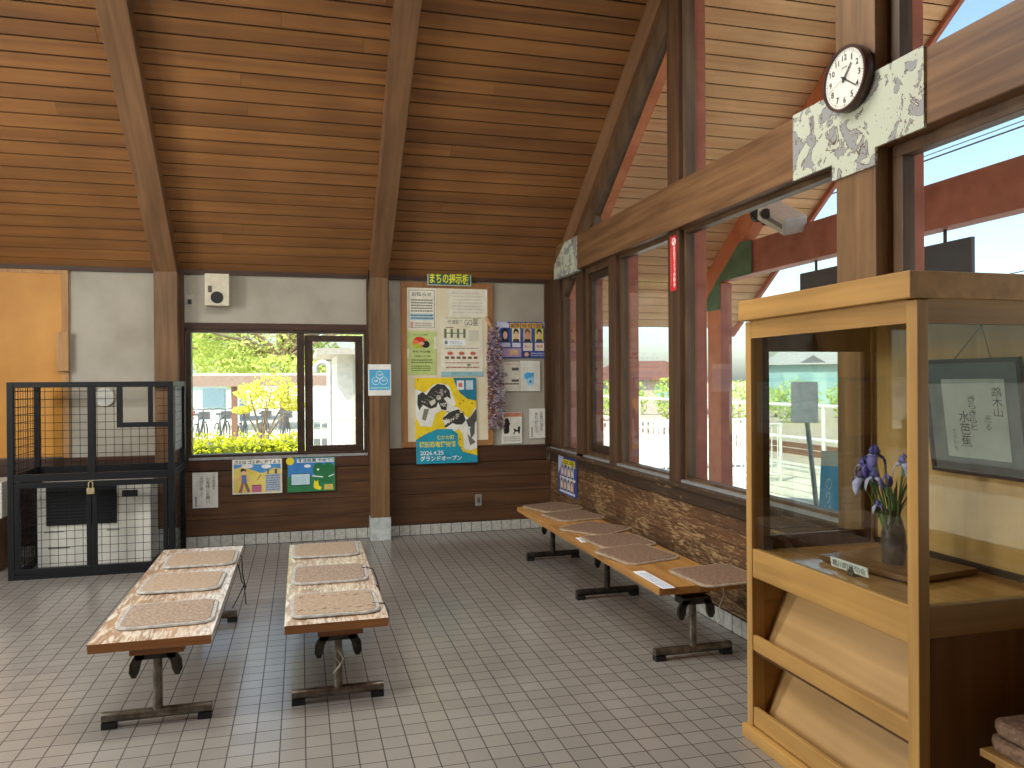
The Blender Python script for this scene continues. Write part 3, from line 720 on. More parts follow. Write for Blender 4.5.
hb.build('casing', mottled('heater_enamel', '#c9c6ba', '#d8d5ca', 4, .4), t, bevel=.012)
g = MB().box(-2.03, -1.50, 7.192, 7.202, .385, .70)
for i in range(11): g.box(-2.025, -1.505, 7.172, 7.195, .40+i*.027, .407+i*.027)
g.build('grille', M['black'], t)
MB().box(-1.46, -1.34, 7.194, 7.202, .60, .655).build('control_panel', M['black'], t)
for a in ((-2.02, -1.86, .195, .205), (-2.05, -1.90, .33, .336), (-1.58, -1.48, .325, .331)): MB().box(a[0], a[1], 7.194, 7.201, a[2], a[3]).build('slot', pm('#6d6a62'), t)
tag(MB().lathe([(.012, 0), (.082, .0), (.086, .012), (.08, .022), (.02, .026)], (-1.735, YB-.004, 1.43), 32, 0, Matrix.Rotation(PI/2, 4, 'X')).build('flue_cover', pm('#e8e8e0', .35), smooth=True),
    'round white flue cover on the grey wall behind the cage', 'cover')
sheet('cage_notice', 'white blank board fixed inside the right side of the cage', 'board', (CX1-.03, 7.27, 1.53), (0, 1, 0), ZD, .34, .56, [('r', .9, .02, .97, .2, '#d0d0c8')], '#e8e8e0', thick=.004)
t = thing('storage_unit', 'white enamel box on a brown carton at the left edge behind the cage', 'box', (-2.6, 7.55, 0))
MB().box(-3.0, -2.40, 7.35, 7.78, .44, .74).build('box_body', pm('#d2d0c6', .45), t, bevel=.008)
MB().box(-3.0, -2.42, 7.33, 7.78, 0, .44).build('carton', pm('#6a4c34', .85), t, bevel=.004)
# orange board
t = thing('orange_board', 'plain orange panel in a pale wooden frame on the back wall', 'board', (-2.55, YB-.03, .885))
MB().box(-3.03, -2.075, YB-.026, YB-.001, .90, 2.56).build('panel', mottled('orange_paint', '#bb7d22', '#cf9236', 2, .5), t)
wf = wood('pale_pine', '#a4764a', '#c49a68', 'z', .6)
MB().box(-2.078, -2.022, YB-.034, YB-.001, .886, 2.58).box(-3.03, -2.078, YB-.034, YB-.001, 2.55, 2.58).build('frame', wf, t, bevel=.003)
tag(MB().box(-2.107, -2.01, YB-.085, YB-.035, 1.67, 2.02).build('wood_block', wf, bevel=.003), 'short pale pine block nailed on the orange panel\'s frame', 'block')

# ================================================================== THINGS ON THE BACK WALL
t = thing('wall_speaker', 'cream box speaker with a round black cone up on the back wall', 'speaker', (-.76, YB, 2.29))
MB().box(-.855, -.640, YB-.14, YB, 2.275, 2.575).build('casing', pm('#d6cdb4', .5), t, bevel=.006)
cn = MB(); mt = Matrix.Rotation(PI/2, 4, 'X'); cc = (-.748, YB-.141, 2.352)
for r in (.056, .044, .032, .02): cn.lathe([(r-.006, 0), (r, 0), (r, .004), (r-.006, .004)], cc, 28, 0, mt, False)
cn.lathe([(.001, 0), (.052, 0), (.052, .0015), (.001, .0015)], cc, 28, 0, mt)
cn.build('cone', M['black'], t)
MB().box(-.826, -.792, YB-.143, YB-.138, 2.398, 2.46).build('badge', pm('#5a5347'), t)
t = thing('wall_socket', 'grey socket plate with a dark plug beside the speaker', 'socket', (-1.0, YB, 2.33))
MB().box(-1.035, -.968, YB-.008, YB, 2.275, 2.385).build('plate', pm('#b9b6aa'), t, bevel=.003)
MB().box(-1.018, -.985, YB-.035, YB-.008, 2.30, 2.34).build('plug', M['black'], t, bevel=.004)
t = thing('wall_outlet', 'grey outlet plate low on the brown boards below the bulletin board', 'socket', (1.765, YB, .325))
MB().box(1.73, 1.80, YB-.016, YB-.006, .265, .385).build('plate', pm('#8f8c82', .4), t, bevel=.003)
MB().box(1.752, 1.778, YB-.022, YB-.016, .30, .35).build('socket', pm('#4f4a42'), t)
MB().box(.868, .925, YB-.01, YB, 2.22, 2.36).build('tmp', pm('#b0aa9b'))
tag(bpy.data.objects['tmp'], 'blank grey cover plate between the post and the bulletin board', 'plate'); bpy.data.objects['tmp'].name = 'cover_plate'
yb = YB - .012
sheet('notice_paper', 'white handwritten notice with vertical writing below the window, nearest the cage', 'notice', (-.99, yb-.002, .71), (1, 0, -.01), ZD, .225, .335,
      [('t', vert('この時刻表を'), .78, .06, .90, .5, '#3a3a3a'), ('t', vert('お客様にお願い'), .52, .14, .68, .86, '#2f2f2f'), ('t', vert('大切に使って'), .28, .12, .42, .7, '#2f2f2f'), ('v', .06, .68, .2, .95, 1, '#777777')], '#cfcdc4')
sheet('safety_poster', 'child-drawn poster of a walking figure dropping litter on a yellow field', 'poster', (-.635, YB-.026, .822), XU, ZD, .455, .333,
      [('r', .03, .04, .97, .4, '#4f8fc4'), ('p', [(.03, .28), (.2, .2), (.45, .34), (.6, .42), (.85, .26), (.97, .3), (.97, .96), (.03, .96)], '#dcc766'),
       ('c', .3, .2, .12, .06, '#e8ecee'), ('c', .68, .22, .1, .06, '#e8ecee'), ('r', .02, .02, .98, .15, '#e8e6da'), ('t', 'ゴミは ゴミ箱に捨てよう', .04, .03, .96, .14, '#222222', .02),
       ('c', .22, .36, .055, .07, '#e6bd94'), ('p', [(.165, .36), (.17, .28), (.22, .26), (.28, .30), (.275, .36), (.24, .32)], '#2a2320'), ('p', [(.18, .45), (.28, .45), (.29, .68), (.18, .68)], '#6672a8'),
       ('p', [(.18, .48), (.06, .6), (.07, .63), (.19, .55)], '#e0b080'), ('p', [(.28, .48), (.36, .62), (.34, .64), (.27, .55)], '#e0b080'),
       ('p', [(.18, .68), (.23, .68), (.19, .95), (.12, .95)], '#a06a70'), ('p', [(.23, .68), (.29, .68), (.36, .93), (.3, .95)], '#8a6a60'),
       ('r', .39, .74, .58, .95, '#b86a86'), ('r', .39, .74, .58, .77, '#8c4a64'), ('r', .66, .44, .96, .94, '#a6b4c0'), ('l', .67, .46, .95, .92, 7, '#6f7f90'),
       ('r', .70, .28, .73, .44, '#5a5a66'), ('r', .85, .30, .9, .44, '#5a5a66'), ('p', [(.48, .62), (.5, .6), (.58, .46), (.56, .45)], '#8a7a40')], '#d8d4c4')
sheet('safety_poster', 'child-drawn poster of a green elephant-like beast and a yellow animal under a blue sky', 'poster', (-.132, YB-.026, .822), XU, ZD, .452, .333,
      [('r', .02, .02, .98, .6, '#3b7fc0'), ('r', .02, .55, .98, .98, '#2f7a4c'), ('c', .06, .1, .085, .11, '#e0d030'), ('r', .2, .03, .98, .15, '#cfd8dc'), ('t', '不法投棄 やめて!!', .22, .03, .97, .14, '#222222', .02),
       ('c', .42, .25, .07, .05, '#e4ecf0'), ('r', .07, .46, .48, .83, '#1e5a3c'), ('r', .085, .48, .465, .79, '#b8d4dc'),
       ('c', .66, .36, .13, .2, '#1f6a3c'), ('c', .86, .36, .13, .2, '#1f6a3c'), ('c', .76, .55, .2, .22, '#226f40'), ('r', .62, .55, .7, .9, '#226f40'), ('r', .82, .55, .93, .9, '#226f40'),
       ('c', .64, .36, .025, .035, '#d8e4d0'), ('p', [(.52, .52), (.75, .57), (.74, .6), (.52, .56)], '#d8e8e0'), ('p', [(.86, .56), (.98, .5), (.98, .53), (.87, .59)], '#d8e8e0'),
       ('c', .6, .83, .055, .1, '#e4d42c'), ('p', [(.55, .78), (.56, .66), (.6, .72), (.64, .66), (.65, .78)], '#e4d42c'), ('c', .66, .9, .05, .06, '#e4d42c'),
       ('p', [(.76, .96), (.78, .8), (.95, .8), (.96, .96)], '#c9b45a')], '#2f7a4c')
sheet('toilet_notice', 'blue and white notice with three circles taped on the wooden post', 'notice', (.633, 7.687, 1.725), XU, ZD, .222, .305,
      [('r', .05, .17, .96, .82, '#4ba3cc'), ('o', .5, .35, .16, .13, .12, '#d2ecf4'), ('o', .34, .53, .18, .13, .12, '#d2ecf4'), ('o', .67, .53, .18, .13, .12, '#d2ecf4'),
       ('t', '密閉', .42, .31, .58, .38, '#e8f6fa', .02), ('t', '密集', .25, .49, .42, .56, '#e8f6fa', .02), ('t', '密接', .6, .49, .77, .56, '#e8f6fa', .02), ('l', .1, .72, .92, .79, 1, '#a8dcd8')], '#dcdcd6')
# bulletin board
t = thing('bulletin_board', 'framed cream bulletin board crowded with flyers on the back wall', 'board', (1.45, YB, .9))
bm_ = wood('board_frame_wood', '#8c5f38', '#ac7c4c', 'z', .5)
MB().box(1.03, 1.87, YB-.03, YB, .94, 2.51).build('board_panel', mottled('cream_board', '#ddd2b0', '#eae0c4', 3, .8), t)
f = ring(MB(), 'y', .978, 1.925, .89, 2.562, .058, YB-.04, YB)
f.build('frame', bm_, t, bevel=.004)
yp = YB - .032
sheet('board_title', 'green title sign with yellow lettering on top of the bulletin board', 'sign', (1.243, YB-.052, 2.672), XU, ZD, .45, .145,
      [('r', .02, .06, .98, .94, '#1f5a4e'), ('t', 'まちの掲示板', .05, .12, .95, .88, '#e8dc28', .02)], '#b9c2b0', thick=.008)
sheet('flyer', 'white framed text notice with a blue highlighted line, top left of the bulletin board', 'flyer', (1.040, yp, 2.495), XU, ZD, .292, .415,
      [('r', .05, .04, .95, .96, '#40504c'), ('r', .065, .05, .935, .95, '#dbd8c4'), ('t', 'お知らせ', .16, .09, .84, .19, '#33332e', .01), ('l', .12, .25, .88, .58, 5, '#77756a'), ('r', .1, .61, .92, .77, '#a8c4cc'), ('l', .12, .62, .9, .76, 2, '#55707c'),
       ('r', .12, .82, .2, .94, '#c88a7c'), ('l', .26, .82, .85, .93, 2, '#9a988c')], '#dedac8', group='flyers on the bulletin board')
sheet('flyer', 'faded blank-looking white sheet with a curled edge, top right of the bulletin board', 'flyer', (1.466, yp, 2.50), XU, ZD, .435, .285,
      [('l', .08, .1, .8, .9, 7, '#c9c6b4'), ('p', [(.86, .0), (1., .0), (1., 1.0), (.93, 1.0), (.92, .5)], '#ebe8dc')], '#d9d6c4', group='flyers on the bulletin board')
sheet('flyer', 'light green flyer with a plate of red food, left side of the bulletin board', 'flyer', (1.028, yp-.0012, 2.063), XU, ZD, .305, .443,
      [('r', .0, .4, .08, .62, '#d6d8c0'), ('r', .93, .12, 1, .4, '#d6d8c0'), ('t', 'みんなの食堂', .24, .06, .72, .10, '#5a6a3c'), ('c', .46, .26, .27, .12, '#c8842a'), ('c', .43, .20, .17, .075, '#c42a22'), ('c', .32, .25, .09, .05, '#d87040'), ('c', .36, .34, .12, .05, '#a8b424'), ('c', .64, .3, .13, .08, '#221c1c'), ('c', .5, .28, .1, .04, '#d8a080'),
       ('t', 'おむすび畑', .2, .44, .78, .49, '#3c4a28', .01), ('t', '15:00〜17:00', .26, .55, .8, .59, '#3c4a28'), ('l', .16, .63, .86, .74, 2, '#6f8440'), ('l', .16, .77, .8, .92, 3, '#6f8440')], '#b4c47c', group='flyers on the bulletin board')
sheet('flyer', 'cream exhibition flyer with four green pillars, centre of the bulletin board', 'flyer', (1.378, yp-.0012, 2.208), XU, ZD, .44, .292,
      [('t', '竹浦駅で', .17, .08, .52, .24, '#6a6a5c'), ('t', 'GO展', .56, .05, .88, .30, '#5a5a4e'), ('l', .1, .01, .95, .04, 1, '#6a6a5c'), ('r', .12, .34, .3, .37, '#8c5a4c')] +
      [('r', .08+i*.15, .40, .135+i*.15, .72, '#6a7458') for i in range(4)] + [('r', .12, .54, .56, .57, '#6a7458'), ('r', .66, .44, .9, .82, '#c4c1ae'), ('r', .06, .78, .58, .98, '#dde2e2'), ('r', .09, .82, .16, .94, '#6c7c74'), ('t', 'プログラム', .2, .83, .5, .93, '#7a94b0')], '#d8d4bc', group='flyers on the bulletin board')
sheet('flyer', 'cream flyer with small red drawings and a blue foot strip, under the exhibition flyer', 'flyer', (1.378, yp-.0018, 1.914), XU, ZD, .44, .310,
      [('l', .1, .04, .9, .1, 1, '#8c8a7c')] + [('c', .22+i*.27, .24, .07, .06, '#c46a54') for i in range(3)] + [('r', .1+i*.135, .34, .19+i*.135, .42, ['#5a5648', '#7a4a40'][i % 2]) for i in range(6)] +
      [('l', .1, .52, .9, .58, 1, '#b07c70'), ('c', .66, .62, .05, .04, '#6c9464'), ('l', .12, .66, .9, .74, 1, '#a8705c'), ('r', .0, .84, 1, 1, '#8cb4b8'), ('t', 'お待ちしております', .25, .86, .75, .95, '#5a7c8c')], '#d9d4c0', group='flyers on the bulletin board')
Y_, T_, K_, Wt = '#dcc01c', '#1c8ca4', '#33332f', '#d8d8cc'
sheet('museum_poster', 'yellow and teal museum poster with two dinosaur skulls hanging low on the bulletin board', 'poster', (1.110, yp-.012, 1.59), (1, 0, 0), (.012, 0, -1), .628, .868,
      [('p', [(0, .13), (.16, .17), (.3, .08), (.42, .06), (.55, .09), (.66, .3), (.6, .4), (.42, .38), (.32, .42), (.26, .57), (.08, .56), (0, .45)], Wt),
       ('p', [(.04, .2), (.12, .16), (.18, .2), (.26, .12), (.36, .07), (.48, .08), (.56, .15), (.58, .25), (.52, .22), (.46, .24), (.52, .30), (.5, .38), (.42, .37), (.37, .28), (.34, .34), (.24, .36), (.12, .31), (.06, .38), (.03, .3)], K_),
       ('c', .38, .23, .04, .03, '#b8b4a0'), ('p', [(.22, .28), (.32, .24), (.33, .29), (.26, .33)], '#c4c0ac'), ('p', [(.4, .14), (.44, .12), (.46, .2), (.42, .22)], '#8c8a7c'), ('p', [(.14, .36), (.22, .36), (.16, .5), (.1, .48)], '#77756a'),
       ('p', [(.43, .48), (.55, .36), (.68, .34), (.8, .44), (.88, .48), (.99, .34), (1, .62), (1, .83), (.88, .86), (.78, .84), (.77, .68), (.7, .6), (.55, .66), (.5, .6)], Wt),
       ('p', [(.44, .47), (.56, .40), (.7, .37), (.78, .42), (.82, .5), (.76, .55), (.66, .55), (.6, .53), (.5, .58), (.46, .57), (.56, .5), (.44, .49)], K_), ('c', .68, .44, .03, .02, '#c4c0ac'),
       ('p', [(.82, .5), (.9, .46), (1, .36), (1, .5), (.93, .58), (.86, .58)], '#4a4a44'), ('p', [(.88, .6), (.97, .52), (.96, .66), (.9, .72)], '#55554e'), ('p', [(.84, .66), (.92, .72), (.98, .76), (.88, .8)], '#6a6a60'),
       ('p', [(.62, 0), (1, 0), (1, .27), (.86, .25), (.73, .18), (.66, .08)], '#1d6f88'), ('r', .68, .03, .8, .14, '#cfd4d4'), ('r', .71, .06, .77, .11, '#c86a5c'), ('r', .83, .03, .95, .14, '#b4c4cc'),
       ('p', [(0, .72), (.14, .66), (.34, .60), (.58, .60), (.68, .66), (.68, .78), (.76, .87), (1, .92), (1, 1), (0, 1)], T_),
       ('t', 'むかわ町', .34, .67, .62, .725, '#c9cc5c', .015), ('t', '穂別恐竜博物館', .05, .74, .64, .81, '#d6cc48', .02), ('t', '2026.4.25', .06, .85, .44, .90, '#e4eef0', .01), ('t', 'グランドオープン', .06, .91, .74, .97, '#e4eef0', .02)] +
      [('p', [(x, y), (x+.035+.02*math.sin(k*5), y+.012*math.cos(k*3)), (x+.03, y+.014+.01*math.cos(k*2))], ['#a4a196', '#6c6a62', '#c9c5b4'][k % 3]) for k, (x, y) in enumerate([(.06+.47*((k*.618) % 1), .13+.22*((k*.371) % 1)) for k in range(34)] + [(.50+.28*((k*.618) % 1), .39+.15*((k*.371) % 1)) for k in range(22)])] +
      [('p', [(x, y), (x+.022, y), (x+.011, y+.028)], '#e4e0d0') for x, y in ((.40, .30), (.425, .30), (.45, .295), (.475, .29), (.36, .345), (.385, .35), (.48, .475), (.51, .48), (.54, .485), (.57, .48), (.6, .475))] +
      [('c', x, y, .012, .009, '#8a6a18') for x, y in ((.04, .02), (.2, .64), (.05, .69), (.78, .27), (.92, .3), (.72, .3), (.71, .72), (.72, .82), (.88, .9))], Y_, thick=.003)
# string of paper cranes
t = thing('paper_crane_string', 'bundle of small folded paper cranes hanging at the bulletin board\'s right edge', 'decoration', (1.93, 7.80, 1.05))
MB().tube([(1.85, 7.835, 2.215), (1.895, 7.825, 2.13), (1.94, 7.81, 2.05)], .016, 8).build('hanger', pm('#d8a878', .7), t, smooth=True)
cols = ['#d8d0dc', '#b48cb0', '#e4dcd8', '#a05060', '#6c6c88', '#d0a498', '#8c6c58', '#e8e4ec', '#7c4c50', '#9c9cb8']
mbs = MB(); rr = random.Random(11)
for i in range(1150):
    z = 1.06 + rr.random()*1.06; k = (z-1.06)/1.06; wv = .085 if k < .8 else .085*(1-(k-.8)/.2*.55)
    c = Vector((1.94 + rr.uniform(-wv, wv) - .025*(k-.5), 7.806 + rr.uniform(-.03, .03), z))
    a = Matrix.Rotation(rr.random()*6.28, 3, 'Z') @ Matrix.Rotation(rr.uniform(-.9, .9), 3, 'X'); s_ = rr.uniform(.010, .017)
    P = [c + a @ Vector(q)*s_ for q in ((-1.6, 0, .9), (0, -.35, 0), (1.6, 0, .9), (0, .35, 0), (0, -1.3, .3), (0, 1.5, .6), (0, 0, -.5))]
    mbs.add(P, [(0, 1, 3), (2, 3, 1), (1, 4, 6), (3, 6, 5), (0, 3, 6), (2, 1, 6)], rr.randrange(len(cols)))
mbs.build('cranes', [pm(c, .6) for c in cols], t)['kind'] = 'stuff'
# right part of the back wall
def face(x, y, w, hair, bgc, body, skin='#d8b094'):
    return [('r', x-w*.5, y-.2, x+w*.5, y+.17, bgc), ('p', [(x-w*.42, y+.17), (x-w*.3, y+.09), (x+w*.3, y+.09), (x+w*.42, y+.17)], body), ('c', x, y-.09, w*.31, .105, hair), ('c', x, y-.01, w*.25, .11, skin)]
sheet('wanted_poster', 'wide blue police poster with four portrait photos and yellow heading', 'poster', (1.975, yb, 2.172), XU, ZD, .535, .378,
      [('p', [(0, 0), (.22, 0), (0, .3)], '#b8bcd8'), ('p', [(.92, 0), (1, 0), (1, .3)], '#9aa4d0'), ('r', .1, .04, .24, .16, '#c4c8d8')] +
      [('r', .26+i*.112, .03, .35+i*.112, .17, '#e2b022') for i in range(6)] + [('t', '重', .268, .05, .342, .155, '#5a4420', .01), ('t', '要', .38, .05, .454, .155, '#5a4420', .01), ('t', '指', .492, .05, .566, .155, '#5a4420', .01), ('t', '名', .604, .05, .678, .155, '#5a4420', .01), ('t', '手', .716, .05, .79, .155, '#5a4420', .01), ('t', '配', .828, .05, .902, .155, '#5a4420', .01)] +
      face(.16, .38, .17, '#1c1a1c', '#26467c', '#22242c') + face(.38, .38, .17, '#3a2a20', '#cfd0a8', '#4a3a34') + face(.61, .38, .17, '#6a5040', '#b4a08c', '#2a2a30', '#c48c68') + face(.85, .38, .17, '#241c20', '#c8d040', '#3a4458') +
      [('r', .08, .58, .26, .7, '#b9bac8'), ('r', .3, .58, .47, .7, '#c8c8d4'), ('r', .52, .58, .71, .8, '#d4ccc0'), ('t', '殺人', .55, .63, .68, .72, '#c4702c', .01), ('r', .76, .58, .95, .8, '#d8d0c4'), ('t', '強盗', .79, .63, .92, .72, '#c4702c', .01),
       ('r', .08, .73, .48, .97, '#a088a8'), ('t', '300', .24, .77, .42, .92, '#e0b830', .02), ('r', .52, .83, .66, .97, '#3a3440'), ('c', .59, .9, .045, .06, '#c8a08c'), ('l', .68, .84, .95, .96, 2, '#a4acc8')], '#3d4f98')
sheet('wall_paper', 'cream printed sheet with small black text, left of the pair under the police poster', 'notice', (1.99, yb, 1.755), XU, ZD, .228, .308,
      [('r', .62, .2, .95, .3, '#55554e'), ('t', '市民', .1, .38, .42, .5, '#3a3a34', .02), ('r', .6, .6, .95, .68, '#55554e'), ('l', .06, .7, .95, .8, 1, '#44443e'), ('l', .08, .04, .9, .12, 1, '#c0a89c')], '#cbc6b4')
sheet('wall_paper', 'cream rounded sheet with a blue brush drawing under the police poster', 'notice', (2.222, yb-.001, 1.763), XU, ZD, .218, .318,
      [('c', .42, .5, .26, .13, '#6fb4dc'), ('c', .5, .66, .2, .16, '#8cc4e0'), ('p', [(.2, .42), (.7, .38), (.66, .5), (.3, .6)], '#4c9cd0'), ('c', .5, .68, .05, .05, '#3c4c58'), ('c', .5, .8, .1, .05, '#a8d4e4'), ('l', .1, .08, .8, .14, 1, '#c4d0d0')], '#d3d3c6')
sheet('dog_notice', 'white notice with black silhouettes of a person and a small dog', 'notice', (2.016, yb, 1.225), XU, ZD, .222, .325,
      [('r', .12, .01, .98, .14, '#c88a6c'), ('t', '犬のフンお断り', .18, .03, .92, .12, '#a84a34', .01), ('c', .25, .27, .11, .085, '#221e1c'), ('p', [(.1, .4), (.36, .38), (.38, .62), (.3, .68), (.12, .68)], '#221e1c'), ('c', .28, .36, .13, .1, '#221e1c'),
       ('p', [(.56, .52), (.62, .52), (.76, .58), (.84, .48), (.9, .5), (.88, .68), (.82, .68), (.8, .62), (.66, .62), (.62, .7), (.56, .7), (.62, .6)], '#221e1c'), ('c', .85, .5, .06, .05, '#221e1c'), ('l', .08, .76, .9, .94, 3, '#a8a89c')], '#d8d6c8')
sheet('vertical_notice', 'white crooked paper with vertical writing by the corner of the back wall', 'notice', (2.318, yb, 1.262), (1, 0, .012), ZD, .208, .315,
      [('t', vert('待合室を'), .82, .05, .94, .5, '#8a8a84'), ('t', vert('お使い頂き'), .55, .1, .72, .76, '#4a4a46'), ('t', vert('ありがとう'), .28, .12, .46, .8, '#4a4a46'), ('v', .06, .62, .2, .95, 1, '#77776e')], '#d6d6cc')
# right wall signs
sheet('police_poster', 'tall blue police poster with rows of portrait photos under the corner window', 'poster', (XR-.010, 7.60, .790), (0, -1, .0), ZD, .55, .372,
      [('p', [(0, 0), (.3, 0), (0, .5)], '#a8b0d0'), ('r', .24, .06, .92, .24, '#d8c020'), ('t', '指名手配', .28, .08, .88, .22, '#4a4010', .02)] +
      sum([face(.22+i*.19, .40, .15, '#221e22', ['#b8b8c4', '#8894b4', '#c8c0b4', '#a8b4c8'][i], '#2a2a34') for i in range(4)], []) + [('r', .12, .54, .95, .60, '#c8ccd8')] +
      sum([face(.22+i*.19, .76, .15, '#2a2422', ['#c8b8a8', '#9aa4b4', '#b8c0cc', '#d0b0a0'][i], '#3a2a2a') for i in range(4)], []) + [('r', .12, .90, .95, .96, '#b8c0d8')], '#33488c')
sheet('camera_sticker', 'narrow red sticker with white vertical lettering on the window post', 'sign', (2.5375, 5.045, 2.565), (0, -1, 0), ZD, .095, .385,
      [('o', .62, .11, .3, .07, .28, '#f0e0dc'), ('p', [(.45, .13), (.8, .07), (.85, .1), (.5, .17)], '#f0e0dc'), ('t', vert('防犯カメラ作動中'), .52, .2, .88, .95, '#f0dcd8', .02), ('v', .12, .22, .3, .9, 1, '#c86a64')], '#c2262a', thick=.002)
# wall clock on the joint plate
t = thing('wall_clock', 'round brown-rimmed white wall clock hung on the peeling joint plate', 'clock', (2.488, 3.085, 2.942))
mc = Matrix.Rotation(-PI/2, 4, 'Y')
cc = (2.486, 3.085, 2.942)
MB().lathe([(.10, 0), (.142, 0), (.150, .012), (.150, .045), (.146, .052), (.136, .052), (.134, .044), (.134, .036)], cc, 48, 0, mc, False).build('case', mottled('clock_rim', '#3a2620', '#50362c', 8, .35), t, smooth=True)
MB().lathe([(.001, .040), (.135, .040), (.135, .043), (.001, .043)], cc, 48, 0, mc).build('dial', pm('#e2e0d4', .5), t)
nm = MB()
def cat(u, v): return Vector((cc[0]-.0445, cc[1]-u, cc[2]+v))
for i in range(1, 13):
    a = PI/2 - i*PI/6; u, v = .098*math.cos(a), .098*math.sin(a); w_ = (.0035 if i == 1 else .009) if i < 10 else (.012 if i == 11 else .016)
    put_text(nm, str(i), (lambda x, y, u=u, v=v: cat(u+x, v-y)), -w_, -.014, w_, .014, 0, .01)
for i in range(60):
    a = i*PI/30; r0, r1 = (.119, .128) if i % 5 else (.116, .129); ww = .0007 if i % 5 else .0014
    p = Vector((math.cos(a), math.sin(a))); q = Vector((-p.y, p.x))*ww
    nm.add([cat(*(p*r0+q)), cat(*(p*r1+q)), cat(*(p*r1-q)), cat(*(p*r0-q))], [(0, 1, 2, 3)])
mk = MB()
for q in range(5): mk.add([cat(-.018+q*.008, .049), cat(-.0125+q*.008, .049), cat(-.0125+q*.008, .055), cat(-.018+q*.008, .055)], [(0, 1, 2, 3)])
nm.build('numerals', pm('#26221f'), t)
mk.build('dial_print', pm('#8a8478'), t)
def hand(name, ang, L, w_, tail, off, col):
    a = PI/2 - ang; p = Vector((math.cos(a), math.sin(a))); q = Vector((-p.y, p.x))*w_
    def c3(s): return Vector((cc[0]-off, cc[1]-s.x, cc[2]+s.y))
    MB().prism([c3(-p*tail-q), c3(p*L-q*.6), c3(p*L+q*.6), c3(-p*tail+q)], (-.0012, 0, 0)).build(name, pm(col), t)
hand('hour_hand', math.radians(40.5), .075, .0045, .018, .047, '#1c1a18'); hand('minute_hand', math.radians(126), .105, .0032, .022, .049, '#1c1a18'); hand('second_hand', math.radians(250), .11, .0011, .03, .051, '#8a8880')
MB().lathe([(.001, .046), (.007, .046), (.007, .053), (.001, .053)], cc, 16, 0, mc).build('hub', pm('#1c1a18'), t)

# ================================================================== DISPLAY CASE
t = thing('display_cabinet', 'tall wooden glass-topped display case with sloping racks standing by the window', 'cabinet', (2.2, 2.5, 0))
x0, x1, y0, y1 = 1.87, 2.535, 2.03, 3.012
MB().box(1.848, x1, 2.015, 3.02, 0, .055).build('plinth', M['cabh'], t, bevel=.003)
for (a, b2, c, d) in ((x0, x0+.043, y0, y0+.047), (x0, x0+.06, y1-.042, y1), (x1-.05, x1, y0, y0+.05), (x1-.05, x1, y1-.042, y1)):
    MB().box(a, b2, c, d, .055, 1.80).build('post', M['cab'], t, bevel=.003)
MB().box(1.838, x1+.01, 2.024, 3.015, 1.803, 1.89).build('cornice', M['cabh'], t, bevel=.004)
hd = MB().box(x0+.003, x0+.03, y0+.047, y1-.042, 1.728, 1.803)
hd.build('head_rail', M['cabh'], t); MB().box(x0+.043, x1-.05, y0+.003, y0+.03, 1.725, 1.803).build('head_rail', M['cabx'], t)
MB().box(x0+.003, x0+.035, y0+.047, y1-.042, .70, .822).build('front_rail', M['cabh'], t, bevel=.003)
MB().box(x0+.043, x1-.05, y0+.003, y0+.035, .725, .828).build('side_rail', M['cabx'], t, bevel=.003)
MB().box(x0+.035, x1-.02, y0+.035, y1-.01, .79, .812).build('case_floor', M['casefloor'], t)
MB().box(x1-.032, x1-.018, y0+.03, y1-.02, .812, 1.80).build('back_panel', M['caby'], t)
MB().box(x1-.032, x1-.018, y0+.03, y1-.02, .055, .79).build('lower_back', M['cabdark'], t)
MB().box(x0+.043, x1-.05, y0+.012, y0+.024, .055, .725).build('side_panel', M['sidepanel'], t)
MB().box(x0+.06, x1-.05, y1-.022, y1-.010, .055, .79).build('side_panel', M['cabx'], t)
MB().box(x0+.03, x1-.03, y0+.03, y1-.03, 1.785, 1.80).build('case_ceiling', M['cabdark'], t)
fs = ring(MB(), 'y', x0+.06, x1-.05, .812, 1.785, .035, y1-.036, y1-.012, .113, .06)
fs.build('rear_sash', M['cabdark'], t, bevel=.002)  # backlit darkness of this sash put into its wood colour
MB().box(x0+.09, x1-.08, y1-.026, y1-.022, .86, 1.68).build('pane', M['cabglass'], t)
MB().box(x0+.014, x0+.018, y0+.047, y1-.042, .822, 1.728).build('pane', M['cabglass'], t)
MB().box(x0+.043, x1-.05, y0+.016, y0+.020, .828, 1.725).build('pane', M['cabglass'], t)
for za, zb, xa, xb in ((.40, .72, 1.945, 2.095), (.085, .44, 1.945, 2.105)):
    MB().prism([(xa, y0+.03, za), (xa+.012, y0+.03, za-.005), (xb+.012, y0+.03, zb-.005), (xb, y0+.03, zb)], (0, y1-y0-.055, 0)).build('sloping_shelf', M['cabply'], t)
    MB().box(xa-.06, xa+.02, y0+.03, y1-.025, za-.03, za-.012).build('shelf_base', M['cabdark'], t)
for za, zb in ((.385, .450), (.062, .140)):
    MB().box(x0+.004, x0+.024, y0+.047, y1-.042, za, zb).build('shelf_lip', M['cabh'], t, bevel=.003)
